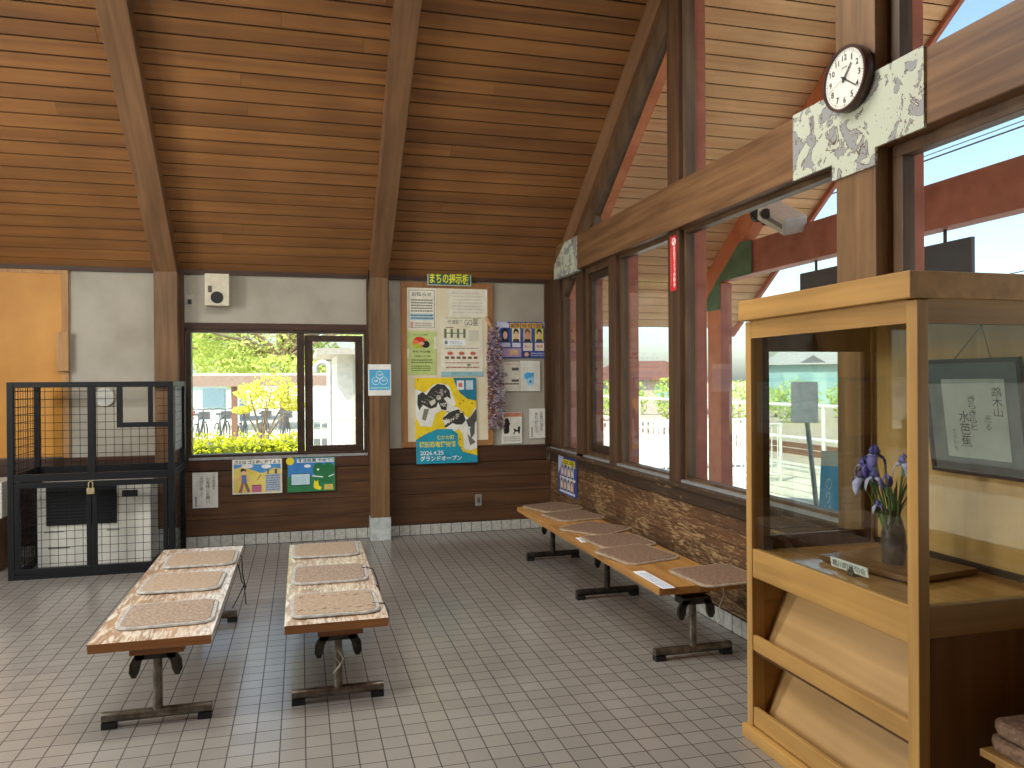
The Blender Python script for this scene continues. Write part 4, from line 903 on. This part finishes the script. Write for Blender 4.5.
# what stands in the case
zt = .8125
tr = MB(); R_ = Matrix.Translation((2.235, 2.545, zt)) @ Matrix.Rotation(math.radians(9), 4, 'Z')
tr.box(-.175, .175, -.215, .215, .006, .026, 0, R_).box(-.165, .165, -.205, -.185, 0, .006, 0, R_).box(-.165, .165, .185, .205, 0, .006, 0, R_)
tag(tr.build('display_board', wood('board_wood', '#6f4a28', '#8d6236', 'y', .3), bevel=.002), 'brown wooden board lying under the vase in the display case', 'board')
n_ = MB(); A, B = Vector((1.985, 2.60, .842)), Vector((1.985, 2.395, .842))
nU = (B-A).normalized()
t2 = thing('name_plate', 'white name plate with black lettering on a small clip stand in the display case', 'sign', (1.985, 2.5, zt))
sheet('plate', '', '', A+Vector((0, 0, .020)), nU, (.12, 0, -1), .205, .036, [('t', '鵡川町俳句会', .05, .16, .95, .86, '#26262a', .0)], '#d8dcd8', thick=.003, parent=t2)
MB().box(1.98, 2.01, 2.47, 2.50, zt, .835).prism([(1.978, 2.475, .82), (2.0, 2.475, .812), (2.0, 2.475, .85), (1.985, 2.475, .85)], (0, .02, 0)).build('clip_stand', M['steel'], t2)
# vase and irises
VX, VY, VZ = 2.205, 2.52, zt+.026
vt = mottled('glazed_stoneware', '#3a2c26', '#5c4a40', 40, .35, bump=.5)
VS = .78
pr = [(.002, 0), (.050, 0), (.056, .02), (.058, .08), (.055, .12), (.042, .165), (.033, .185), (.036, .20), (.040, .205), (.034, .204), (.028, .19)]
tag(MB().lathe([(r_*VS, z_) for r_, z_ in pr], (VX, VY, VZ), 32).build('vase', vt, smooth=True), 'dark brown ribbed stoneware vase on the board in the display case', 'vase')
G1 = mottled('iris_leaf_green', '#3c5a30', '#5f8044', 8, .5); G1b = mottled('iris_stem_green', '#54743c', '#769850', 8, .5)
PU = mottled('iris_purple', '#54459c', '#8478c4', 22, .5); PL = mottled('iris_pale', '#a8a4d4', '#dcdaf0', 26, .5)
rr = random.Random(5); top = Vector((VX, VY, VZ+.19))
def petal(mb, base, dirv, L, w, droop, m):
    d = Vector((dirv[0], dirv[1], 0)).normalized(); sd = Vector((-d.y, d.x, 0)); P = []; n = 7
    for i in range(n):
        s_ = i/(n-1); wd = w*math.sin(PI*(.12+.80*s_))**.8*(1 if i < n-1 else .4)
        rad = L*(.75*math.sin(s_*PI*.55) if droop > 0 else .35*math.sin(s_*PI))
        z = (.25*math.sin(s_*PI)*L - droop*L*s_**2) if droop > 0 else L*s_*.95
        c = base + d*rad + Vector((0, 0, z)); P += [c - sd*wd + Vector((0, 0, .004*math.sin(i*2.1))), c + Vector((0, 0, .006)), c + sd*wd + Vector((0, 0, .004*math.cos(i*2.4)))]
    mb.add(P, [q for i in range(n-1) for q in ((i*3, i*3+1, i*3+4, i*3+3), (i*3+1, i*3+2, i*3+5, i*3+4))], m)
def iris(hx, hy, hz, label, bud=False, pale=.3, s_=1.0):
    s_ *= .66
    head = Vector((hx, hy, hz)); r = thing('iris_flower', label, 'flower', (VX, VY, VZ+.1), 'irises in the stoneware vase')
    st = Vector((VX + (hx-VX)*.12, VY + (hy-VY)*.12, VZ+.06)); mid = st.lerp(head, .55) + Vector((0, 0, .03))
    MB().tube([st, st.lerp(mid, .5)+Vector((0, 0, .008)), mid, mid.lerp(head, .6), head], [.0045, .0045, .004, .004, .005], 8).build('stem', G1b, r, smooth=True)
    fl = MB(); a0 = rr.random()*6
    if bud:
        for k in range(3): petal(fl, head-Vector((0, 0, .02)), (math.cos(a0+k*2.1), math.sin(a0+k*2.1)), .085*s_, .012, -1, 0)
        MB().tube([head-Vector((0, 0, .05)), head-Vector((0, 0, .02)), head+Vector((0, 0, .03))], [.005, .009, .004], 8).build('sheath', G1, r, smooth=True)
    else:
        for k in range(3):
            a = a0+k*2*PI/3
            petal(fl, head, (math.cos(a), math.sin(a)), .085*s_, .030*s_, 1.0, 0 if rr.random() > pale else 1)
            petal(fl, head, (math.cos(a+.3), math.sin(a+.3)), .055*s_, .020*s_, .15, 1)
            petal(fl, head, (math.cos(a+1.05), math.sin(a+1.05)), .075*s_, .022*s_, -1, 0)
        MB().tube([head-Vector((0, 0, .04)), head-Vector((0, 0, .015)), head], [.005, .009, .006], 8).build('sheath', G1, r, smooth=True)
    fo = fl.build('petals', [PU, PL], r, smooth=True); sm2 = fo.modifiers.new('thick', 'SOLIDIFY'); sm2.thickness = .0015
iris(2.15, 2.555, 1.245, 'tall purple iris at the top left of the vase', s_=1.0)
iris(2.17, 2.425, 1.225, 'pale lilac iris on the right of the vase near the case post', pale=1.0, s_=.9)
iris(2.13, 2.605, 1.150, 'purple and white iris leaning furthest left of the vase')
iris(2.12, 2.52, 1.165, 'pale iris in the middle of the bunch in front', pale=.9, s_=.8)
iris(2.13, 2.59, 1.205, 'lilac iris just under the tallest bloom in the vase', pale=.6, s_=.8)
iris(2.14, 2.475, 1.155, 'closed purple iris bud standing in the middle of the vase', bud=True)
iris(2.11, 2.49, 1.065, 'small purple iris low in the bunch just over the vase rim', s_=.5)
lf = MB()
for k in range(15):
    a = rr.random()*6.28; L = rr.uniform(.12, .27); sp = rr.uniform(.02, .09)
    P = []; d = Vector((math.cos(a), math.sin(a), 0)); sd = Vector((-d.y, d.x, 0)); n = 7
    for i in range(n):
        s_ = i/(n-1); c = Vector((VX, VY, VZ+.12)) + d*(sp*s_**1.6 + .012) + Vector((0, 0, L*s_ + .04)); wd = .009*(1-s_**2.2)+.0006
        P += [c-sd*wd, c+d*.002, c+sd*wd]
    lf.add(P, [q for i in range(n-1) for q in ((i*3, i*3+1, i*3+4, i*3+3), (i*3+1, i*3+2, i*3+5, i*3+4))])
tag(lf.build('iris_leaves', G1, smooth=True), 'tuft of long green iris leaves rising from the vase', 'leaves', kind='stuff')
# framed calligraphy, leaning out at the top from its hook
t = thing('framed_calligraphy', 'black-framed calligraphy with a blue-grey mount hung on the yellow back of the case', 'picture', (2.48, 2.39, 1.18))
Vd = Vector((.055, 0, -.445)).normalized(); O_ = Vector((2.437, 2.612, 1.625)); Wd, Hd = .445, .448; N_ = Vd.cross(Vector((0, -1, 0))).normalized()
def at(u, v, o=0.0): return O_ + Vector((0, -1, 0))*u + Vd*v + N_*o
f = MB(); e = .014
for a, b2, c, d in ((0, Wd, 0, e), (0, Wd, Hd-e, Hd), (0, e, 0, Hd), (Wd-e, Wd, 0, Hd)): f.prism([at(a, c), at(b2, c), at(b2, d), at(a, d)], N_*.016)
f.build('frame', pm('#15161a', .35), t)
MB().prism([at(e, e), at(Wd-e, e), at(Wd-e, Hd-e), at(e, Hd-e)], N_*.004).build('mount', pm('#8a9098', .5), t)
ps = sheet('paper', '', '', at(.083, .078, .0045), (0, -1, 0), Vd, .285, .305,
      [('t', vert('鵡木山'), .80, .10, .95, .46, '#1f2024', .0), ('t', vert('光る'), .66, .44, .76, .63, '#1f2024'), ('t', vert('きらきらと'), .42, .21, .54, .64, '#1f2024'), ('t', vert('水芭蕉'), .25, .40, .42, .86, '#1f2024', .0), ('t', vert('むかわ句'), .12, .64, .19, .92, '#5a5c66')], '#f2f4ff', thick=.002, parent=t)
MB().prism([at(e, e, .009), at(Wd-e, e, .009), at(Wd-e, Hd-e, .009), at(e, Hd-e, .009)], N_*.002).build('pane', M['cabglass'], t)
MB().tube([at(.13, .02, .0), (2.497, 2.39, 1.75), at(.32, .02, .0)], .0016, 6).tube([(2.505, 2.39, 1.755), (2.492, 2.39, 1.75), (2.490, 2.39, 1.78)], .003, 6).build('cord', M['black'], t)
# stool with folded mats tucked beside the case
t = thing('stool', 'small wooden stool beside the display case at the right edge', 'stool', (2.27, 1.77, 0))
MB().box(2.03, 2.46, 1.60, 1.96, .375, .40).build('seat', M['cabx'], t, bevel=.004)
for x in (2.05, 2.40):
    for y in (1.64, 1.90): MB().box(x, x+.04, y-.02, y+.02, 0, .375).build('leg', M['cab'], t)
for i, lb in enumerate(('lowest folded brown mat on the stool by the display case', 'topmost folded brown mat on the stool by the display case')):
    sm3 = MB(); z = .4005+i*.048
    for s_, q in ((0, .97), (1, 1.0)):
        pass
    pts = [(2.04+.012*i, 1.61), (2.07+.012*i, 1.60), (2.44, 1.60), (2.46, 1.63), (2.46, 1.92), (2.44, 1.945), (2.075+.012*i, 1.96), (2.045+.012*i, 1.92)]
    sm3.prism([(x, y, z) for x, y in pts], (0, 0, .044))
    tag(sm3.build('folded_mat', M['cush_dark'], bevel=.016), lb, 'cushion', 'folded mats on the stool')

# ================================================================== FILL LIGHTS (unseen, added to brighten the room)
def lamp(x, y, z, label, k=1.0, tilt=0.0):  # invented hanging fixture carrying an unseen fill light
    t = thing('added_fill_lamp', label, 'lamp', (x, y, z), 'added fill lamps out of frame')
    MB().box(x-.62, x+.62, y-.09, y+.09, z, z+.06).build('housing', pm('#d8d8d2', .4), t, bevel=.006)
    for q in (-.5, .5): MB().cyl((x+q, y, z+.06), (x+q, y, zc(y)), .006, n=6).build('rod', pm('#b8b8b2', .4), t)
    l = bpy.data.lights.new('fill_light', 'AREA'); l.shape = 'RECTANGLE'; l.size = 1.5; l.size_y = .5; l.energy = FILL_W*k; l.color = (1.0, .985, .955)
    lo = bpy.data.objects.new('fill_light', l); C.objects.link(lo); lo.parent = t; lo.location = (0, 0, -.02); lo.rotation_euler = (0, math.radians(-tilt), 0)
lamp(-3.5, 3.0, 2.6, 'added fill lamp hung low by the entrance, out of frame near side', .95, 62)
lamp(-3.5, 5.0, 2.6, 'added fill lamp hung low by the entrance, out of frame far side', .95, 62)
lamp(-1.0, 2.7, 3.9, 'added fill lamp hung high over the benches, out of frame near side', .5)
lamp(-1.0, 4.1, 4.1, 'added fill lamp hung high over the benches, out of frame far side', .55)
lamp(.9, 3.7, 4.4, 'added fill lamp hung high by the windows, out of frame', .8)

# ================================================================== OUTSIDE
gz = -.12
struct(MB().box(-300, 9.6, -200, 450, gz-.2, gz).build('ground', M['ground']))
struct(MB().box(9.6, 450, -200, 450, gz-.3, gz-.02).build('track_bed', M['ballast']))
pj = MB()
for i in range(9): pj.box(5.2+i*.5, 5.2+i*.5+.02, 0, 40, gz, gz+.004)
struct(pj.build('platform_joints', pm('#8d8576', .9)))
for i, x in enumerate((10.8, 11.87)):
    tag(MB().box(x-.035, x+.035, -10, 60, gz, gz+.10).box(x-.06, x+.06, -10, 60, gz-.02, gz+.02).build('rail', M['rust']), ['rusty railway rail nearer the platform', 'rusty railway rail further from the platform'][i], 'rail', 'railway rails')
# canopy frame outside the gable: post, tie beam, rafter, green joint
t = thing('canopy_post', 'red-brown square timber post under the canopy outside the window', 'post', (4.37, 7.54, gz))
MB().box(4.316, 4.45, 7.42, 7.68, gz, 2.585).build('shaft', [M['redwood']], t, bevel=.006)
MB().box(4.308, 4.316, 7.42, 7.68, gz, 2.30).build('lit_west_face', M['orangewood'], t)  # orange skin: light on this side of the post put into its colour
tag(MB().box(4.318, 4.47, -1.3, 7.41, 2.602, 2.93).build('canopy_beam', M['redwood'], bevel=.006), 'long red-brown tie beam running under the canopy outside', 'beam')
tag(MB().prism([(4.298, 7.685, 2.30), (4.298, 7.415, 2.30), (4.298, 7.415, 2.59), (4.298, 6.81, 2.598), (4.298, 6.81, 2.935), (4.298, 7.02, 2.945), (4.298, 7.50, 2.59), (4.298, 7.685, 2.43)], (.010, 0, 0)).build('joint_plate', M['green'], bevel=.002),
    'green painted joint plate where the canopy post meets the tie beam', 'plate')
tag(MB().prism([(4.31, 7.75, zc(7.75)), (4.31, 3.15, zc(3.15)), (4.31, 3.15, zc(3.15)-.25), (4.31, 7.0, 2.94), (4.31, 7.5, 2.58), (4.31, 7.75, 2.42)], (.14, 0, 0)).build('canopy_rafter', M['orangewood'], bevel=.006),
    'orange-red rafter rising from the green joint plate under the canopy', 'rafter')
t = thing('floodlight', 'white box floodlight bracketed to the canopy rafter', 'lamp', (4.25, 6.1, 2.95))
Rm = Matrix.Translation((4.22, 6.20, 3.02)) @ Matrix.Rotation(math.radians(29), 4, 'X') @ Matrix.Rotation(math.radians(-14), 4, 'Y')
MB().box(-.10, .12, -.24, .24, -.075, .075, 0, Rm).build('housing', pm('#e6e4d8', .4), t, bevel=.01)
MB().box(-.104, -.099, -.2, .2, -.02, .02, 0, Rm).build('vent', pm('#8a8a84'), t)
MB().tube([(4.33, 6.62, 3.06), (4.22, 6.52, 3.12), (4.16, 6.40, 3.12), (4.12, 6.22, 3.05)], .03, 8).ball((4.18, 6.50, 3.11), .075, 8).ball((4.10, 6.25, 3.06), .05, 8).build('bracket', M['black'], t, smooth=True)
t = thing('station_sign', 'dark grey signboard hanging on rods under the canopy beam', 'sign', (4.41, 5.2, 2.05))
MB().box(4.395, 4.425, 4.285, 6.17, 2.05, 2.512).build('panel', pm('#4a4c52', .5), t, bevel=.004)
for y in (4.525, 5.955): MB().cyl((4.41, y, 2.512), (4.41, y, 2.61), .012, n=8).build('rod', M['steeld'], t)
tag(MB().tube([(9, -2 + i*2.4, 4.80 - .0*i + .028*((i-4)/4)**2 - .002*i) for i in range(9)], .012, 6).tube([(9, -2 + i*2.4, 4.86 + .02*((i-4)/4)**2) for i in range(9)], .007, 6).build('overhead_wire', M['steeld']), 'overhead cable strung above the tracks outside', 'cable')
for i, (z, x) in enumerate(((4.6, 16), (4.15, 18), (3.7, 20))):
    tag(MB().tube([(x, -8, z+.5), (x+2, 10, z), (x+4, 30, z-.6)], .015, 5).build('power_line', M['steeld']), ['highest thin power line in the sky outside', 'middle thin power line in the sky outside', 'lowest thin power line in the sky outside'][i], 'cable', 'thin power lines')
# leaning road sign and station board
t = thing('road_sign', 'blank pale road sign, back view, on a leaning grey pole', 'sign', (5.85, 8.0, gz))
a_, b_ = Vector((5.86, 7.90, gz)), Vector((5.73, 8.0, 1.5))
MB().tube([a_, b_], .03, 10).build('pole', pm('#9aa2a4', .4, .5), t, smooth=True)
ud = Vector((.72, -.62, 0)).normalized(); up = (b_-a_).normalized(); vd = (up - ud*up.dot(ud)).normalized(); nn = ud.cross(vd).normalized(); cS = b_ - up*.22 + nn*.03
MB().prism([cS+ud*p+vd*q for p, q in ((-.14, -.24), (.14, -.24), (.15, -.22), (.15, .22), (.14, .24), (-.14, .24), (-.15, .22), (-.15, -.22))], nn*.006).build('panel', pm('#e2eaf0', .45), t)
MB().prism([cS+ud*p+vd*q+nn*.005 for p, q in ((-.15, -.02), (.15, .03), (.15, .05), (-.15, 0))], nn*.004).build('strap', pm('#d4dade'), t)
sheet('platform_sign', 'leaning blue and white platform board outside behind the display case', 'sign', (3.87, 5.17, 1.0), Vector((.62, -.78, 0)), (-.10, -.06, -1), .50, 1.15,
      [('r', .0, .1, 1, .62, '#4aa8e0'), ('t', '2番線', .27, .2, .80, .34, '#e8f0f4', .02), ('t', vert('のりば'), .08, .18, .18, .44, '#cfe4ee'), ('t', '札幌方面', .36, .46, .9, .56, '#d8eaf2', .01)], '#c9d0d0', thick=.012)
# fences
def fence(name, label, A, B, zt, n, group=None, rails=(1, .12), rr_=.02, bal=.010, col='white'):
    A, B = Vector(A), Vector(B); t = thing(name, label, 'fence', A, group)
    for k in rails: MB().cyl(A+Vector((0, 0, zt*k)), B+Vector((0, 0, zt*k)), rr_, n=8).build('rail', M[col], t)
    L = (B-A).length; m = max(2, int(L/1.8)+1)
    for i in range(m):
        p = A.lerp(B, i/(m-1)); MB().cyl(p, p+Vector((0, 0, zt+.02)), rr_*1.25, n=8).build('fence_post', M[col], t)
    if n:
        mb = MB()
        for i in range(n):
            p = A.lerp(B, (i+.5)/n); mb.cyl(p+Vector((0, 0, zt*rails[-1])), p+Vector((0, 0, zt)), bal, n=6)
        mb.build('balusters', M[col], t)
    return t
fence('white_fence', 'white railing with thin balusters beyond the back window', (.0, 12.0, gz), (4.4, 12.0, gz), 1.12, 38)
fence('white_fence', 'white railing with thin balusters outside the windows by the corner', (4.7, 11.2, gz), (7.6, 11.2, gz), .94, 26)
fence('picket_fence', 'low white slatted fence behind the railing by the corner windows', (5.0, 13.2, gz), (8.2, 13.2, gz), .92, 30, rails=(1, .7, .12), bal=.035)
fence('pipe_fence', 'two-rail white pipe fence along the platform edge', (8.4, 2.0, gz), (8.4, 24.0, gz), 1.22, 0, rails=(1, .53), rr_=.03)
# far buildings by the tracks
def house(name, label, cx, cy, rot, w, d, h, rh, wallc, roofc, dormers=0, cat='building'):
    t = thing(name, label, cat, (cx, cy, gz)); t.rotation_euler = (0, 0, rot)
    MB().box(-w/2, w/2, -d/2, d/2, 0, h).build('wall', pm(wallc, .7), t, local=True)
    r = MB(); o = .35; P = [(-w/2-o, -d/2-o, h), (w/2+o, -d/2-o, h), (w/2+o, d/2+o, h), (-w/2-o, d/2+o, h), (-w/2+d*.3, 0, h+rh), (w/2-d*.3, 0, h+rh)]
    r.add(P, [(0, 1, 5, 4), (1, 2, 5), (2, 3, 4, 5), (3, 0, 4), (3, 2, 1, 0)]); r.build('roof', pm(roofc, .7), t, local=True)
    for i in range(dormers):
        x = -w*.2 + i*w*.4
        MB().prism([(x-.9, -d/2-.1, h), (x+.9, -d/2-.1, h), (x, -d/2-.1, h+.55)], (0, .7, 0)).build('dormer', pm('#6f7076', .7), t, local=True)
    for i in range(int(w/1.6)):
        x = -w/2+.8+i*1.6
        MB().box(x-.4, x+.4, -d/2-.03, -d/2, h*.45, h*.8).build('window', pm('#8fb4b8', .3), t, local=True)
    return t
house('station_shed', 'long pale teal building with a grey roof far across the tracks', 32.6, 41.2, -.63, 9.5, 6, 2.55, 1.35, '#9fc4c2', '#a9a8a8', 3)
house('small_hut', 'small grey hut with a flat brown roof beyond the pipe fence', 26.0, 31.0, -.66, 2.0, 1.4, 1.45, .12, '#a8a8a0', '#8a6458', 0)
house('red_roof_house', 'long low house with a rust-red roof beyond the bushes', 17.4, 38.0, -.42, 6, 6, 1.7, 1.0, '#b0a89c', '#6e4638', 0)
# trees and bushes
def leaves(mb, c, r, n, size, rnd, shell=.55):
    c = Vector(c)
    for _ in range(n):
        v = Vector((rnd.gauss(0, 1), rnd.gauss(0, 1), rnd.gauss(0, 1))).normalized()*(shell + (1-shell)*rnd.random())
        p = c + Vector((v.x*r[0], v.y*r[1], v.z*r[2])); s_ = size*rnd.uniform(.6, 1.3)
        a = Vector((rnd.gauss(0, 1), rnd.gauss(0, 1), rnd.gauss(0, 1))).normalized(); b = a.orthogonal().normalized()
        mb.add([p-a*s_, p-b*s_*.55, p+a*s_, p+b*s_*.55], [(0, 1, 2, 3)])
rn = random.Random(21)
def tree(name, label, base, h, clumps, mat, trunk=.12, size=.1, n=300, branches=True):
    t = thing(name, label, 'tree', base); B = Vector(base)
    tk = MB(); tk.tube([B, B+Vector((.04, 0, h*.5)), B+Vector((0, 0, h))], [trunk, trunk*.8, trunk*.5], 8)
    if branches:
        for c, r in clumps: tk.tube([B+Vector((0, 0, h*.7)), (B+Vector((0, 0, h*.8))).lerp(Vector(c), .5), Vector(c)], [trunk*.5, trunk*.35, trunk*.15], 6)
    tk.build('trunk', M['bark'], t, smooth=True)
    f = MB()
    for c, r in clumps: leaves(f, c, r, n, size, rn)
    f.build('foliage', mat, t); return t
cl = []
for i in range(46):
    cl.append(((-4.4 + rn.random()*8.2, 30 + rn.uniform(-2, 2), 2.05 + 5.5*rn.random()**1.7), (rn.uniform(.9, 1.5),)*2 + (rn.uniform(.45, .8),)))
tree('big_tree', 'broad yellow-green tree behind the bicycle shelter', (-.6, 30, gz), 3.6, cl, M['tree'], .18, .085, 520)
tree('young_tree', 'small bright yellow-green garden tree right outside the back window', (-.57, 12.4, gz), 1.05, [((-.42, 12.4, 1.52), (.33, .3, .20)), ((-.75, 12.3, 1.42), (.22, .3, .14)), ((-.15, 12.4, 1.38), (.26, .3, .17)), ((-.5, 12.5, 1.27), (.4, .3, .14)), ((-.1, 12.4, 1.20), (.2, .2, .08)), ((-.85, 12.4, 1.15), (.16, .2, .05))], M['stree'], .045, .032, 270)
hm = MB()
for i in range(34): leaves(hm, (-2.5 + i*.076 + rn.uniform(-.03, .03), 9.9 + rn.uniform(-.15, .15), .60 + rn.uniform(-.04, .03)), (.2, .28, .36), 210, .028, rn, .7)
hd_ = MB().box(-2.5, -.05, 9.75, 10.05, gz, .80); 
t = thing('hedge', 'clipped bright yellow hedge along the bottom of the back window', 'hedge', (-1.3, 9.9, gz))
hm.build('foliage', M['bush'], t); hd_.build('core', pm('#6a7420', .9), t)
bs = [((12.0+i*2.25+rn.uniform(-.1, .1), 28 + rn.uniform(-.5, .5) - i*.6, .62 + rn.uniform(-.1, .35)), (1.05, .9, .95)) for i in range(5)]
for i, (c, r) in enumerate(bs):
    f = MB(); leaves(f, c, r, 900, .09, rn); tk = MB().tube([(c[0], c[1], gz), (c[0], c[1], c[2])], .06, 6)
    t = thing('green_bush', 'round green bush in the row before the red-roofed house', 'bush', (c[0], c[1], gz), 'green bushes before the red-roofed house'); f.build('foliage', M['fbush'], t); tk.build('stem', M['bark'], t)
for i in range(7):
    c = (20.5+i*.95+rn.uniform(-.2, .2), 30.5 - i*.75, .5 + rn.uniform(-.1, .3)); f = MB(); leaves(f, c, (.58, .58, .7), 300, .09, rn)
    t = thing('trackside_bush', 'pale green bush on the bank beyond the tracks', 'bush', (c[0], c[1], gz), 'bushes on the bank beyond the tracks'); f.build('foliage', M['fbush'], t); MB().tube([(c[0], c[1], gz-.1), c], .05, 6).build('stem', M['bark'], t)
# bicycle shelter with bicycles, red flower pot, white gate
t = thing('bicycle_shelter', 'brown flat-roofed bicycle shelter behind the garden tree', 'shelter', (-2, 22, gz))
MB().box(-7, 3.4, 20.6, 23.2, 1.74, 1.80).build('roof', pm('#d6d2ca', .6), t); MB().box(-7, 3.4, 20.55, 20.62, 1.47, 1.74).build('fascia', pm('#a08878', .7), t)
for i in range(6): MB().box(-4.92+i*1.62, -4.78+i*1.62, 20.65, 20.79, gz, 1.74).build('shelter_post', pm('#85604e', .7), t)
def bike():
    mb = MB(); z = .33
    for x in (-.5, .5):
        mb.tube([(x+.32*math.cos(a), 0, z+.32*math.sin(a)) for a in [i*2*PI/20 for i in range(21)]], .018, 6)
        for k in range(6): mb.cyl((x, 0, z), (x+.31*math.cos(k*PI/3), 0, z+.31*math.sin(k*PI/3)), .004, n=4)
    for p, q in (((-.5, 0, z), (-.08, 0, z-.02)), ((-.5, 0, z), (-.2, 0, .72)), ((-.08, 0, z-.02), (-.22, 0, .85)), ((-.08, 0, z-.02), (.34, 0, .74)), ((-.2, 0, .72), (.34, 0, .80)), ((.5, 0, z), (.32, 0, .98))): mb.cyl(p, q, .016, n=6)
    mb.tube([(.2, -.26, .98), (.30, -.2, 1.0), (.33, 0, .98), (.30, .2, 1.0), (.2, .26, .98)], .014, 6)
    mb.box(-.36, -.1, -.06, .06, .85, .90); mb.box(.36, .60, -.12, .12, .72, .92)
    return mb
b0 = bike().build('bicycle', mottled('bike_metal', '#74767c', '#a8aab0', 3, .4, ), smooth=True)
for i in range(9):
    o = b0 if i == 0 else b0.copy()
    if i: C.objects.link(o)
    o.location = (-4.6 + i*.52, 21.6 + .1*(i % 2), gz); o.rotation_euler = (0, 0, math.radians(80 + (i*37) % 8))
    tag(o, 'grey bicycle parked in the row under the bicycle shelter', 'bicycle', 'parked bicycles')
t = thing('red_flower_pot', 'pot of red flowers at the left edge of the back window view', 'plant', (-2.05, 15.4, gz))
f = MB(); leaves(f, (-2.05, 15.4, .98), (.17, .17, .22), 260, .035, rn); f.build('blossoms', leaf_mat('red_blossom', '#c83a30', '#e06a50', .3), t)
MB().lathe([(.02, 0), (.14, 0), (.19, .5), (.17, .5), (.16, .45)], (-2.05, 15.4, gz), 16).cyl((-2.05, 15.4, gz+.4), (-2.05, 15.4, .9), .02, n=6).build('pot', pm('#b0644c', .7), t)
# white house with eaves and the bent vent pipe
t = thing('white_house', 'white-walled building with a low eave beyond the right sash', 'building', (2.2, 14.6, gz))
MB().box(.60, 4.0, 13.6, 16.0, gz, 2.02).build('wall', pm('#e2e0da', .7), t)
MB().box(.25, 4.3, 13.25, 16.4, 2.02, 2.12).build('eave', pm('#b8b2a6', .7), t)
MB().box(.86, .93, 13.55, 13.6, gz, 2.02).build('corner_board', pm('#c4beb2', .6), t)
tag(MB().tube([(.40, 11.5, gz), (.40, 11.5, 1.72)] + [(.40-.10+.10*math.cos(a), 11.5, 1.74+.10*math.sin(a)) for a in [k*PI/8 for k in range(10)]], .038, 12).build('vent_pipe', M['whitepipe'], smooth=True), 'white hooked vent pipe standing in front of the white building', 'pipe')
t = thing('pale_house', 'pale blue-grey house far behind the bicycle shelter', 'building', (-6.2, 38, gz))
MB().box(-10, -2.6, 36, 41, gz, 1.9).build('wall', pm('#c4d4da', .7), t)
for i in range(4): MB().box(-8.6+i*1.5, -7.7+i*1.5, 35.95, 36.0, .5, 1.3).build('window', pm('#7f98a8', .3), t)
MB().prism([(-10.3, 35.7, 1.9), (-10.3, 41.3, 1.9), (-10.3, 38.5, 3.1)], (8, 0, 0)).build('roof', pm('#8a8f96', .7), t)
# van in the car park, seen only mirrored in the case's glass
t = thing('parked_van', 'silver van in the car park behind the building, seen as a reflection', 'car', (-15.40, 20.5, gz))
MB().prism([(-17.40, 19.8, .28), (-13.50, 19.8, .28), (-13.40, 19.8, .85), (-14.30, 19.8, 1.0), (-15.00, 19.8, 1.62), (-17.30, 19.8, 1.66), (-17.50, 19.8, .95)], (0, 1.5, 0)).build('body', pm('#c4c4c0', .3, .2), t, bevel=.04)
MB().prism([(-17.25, 19.78, 1.05), (-14.55, 19.78, 1.05), (-15.08, 19.78, 1.52), (-17.20, 19.78, 1.56)], (0, .03, 0)).build('side_window', pm('#3a3f44', .2), t)
for x in (-16.7, -14.3): MB().cyl((x, 19.76, .22), (x, 19.95, .22), .32, n=20).build('wheel', M['black'], t)
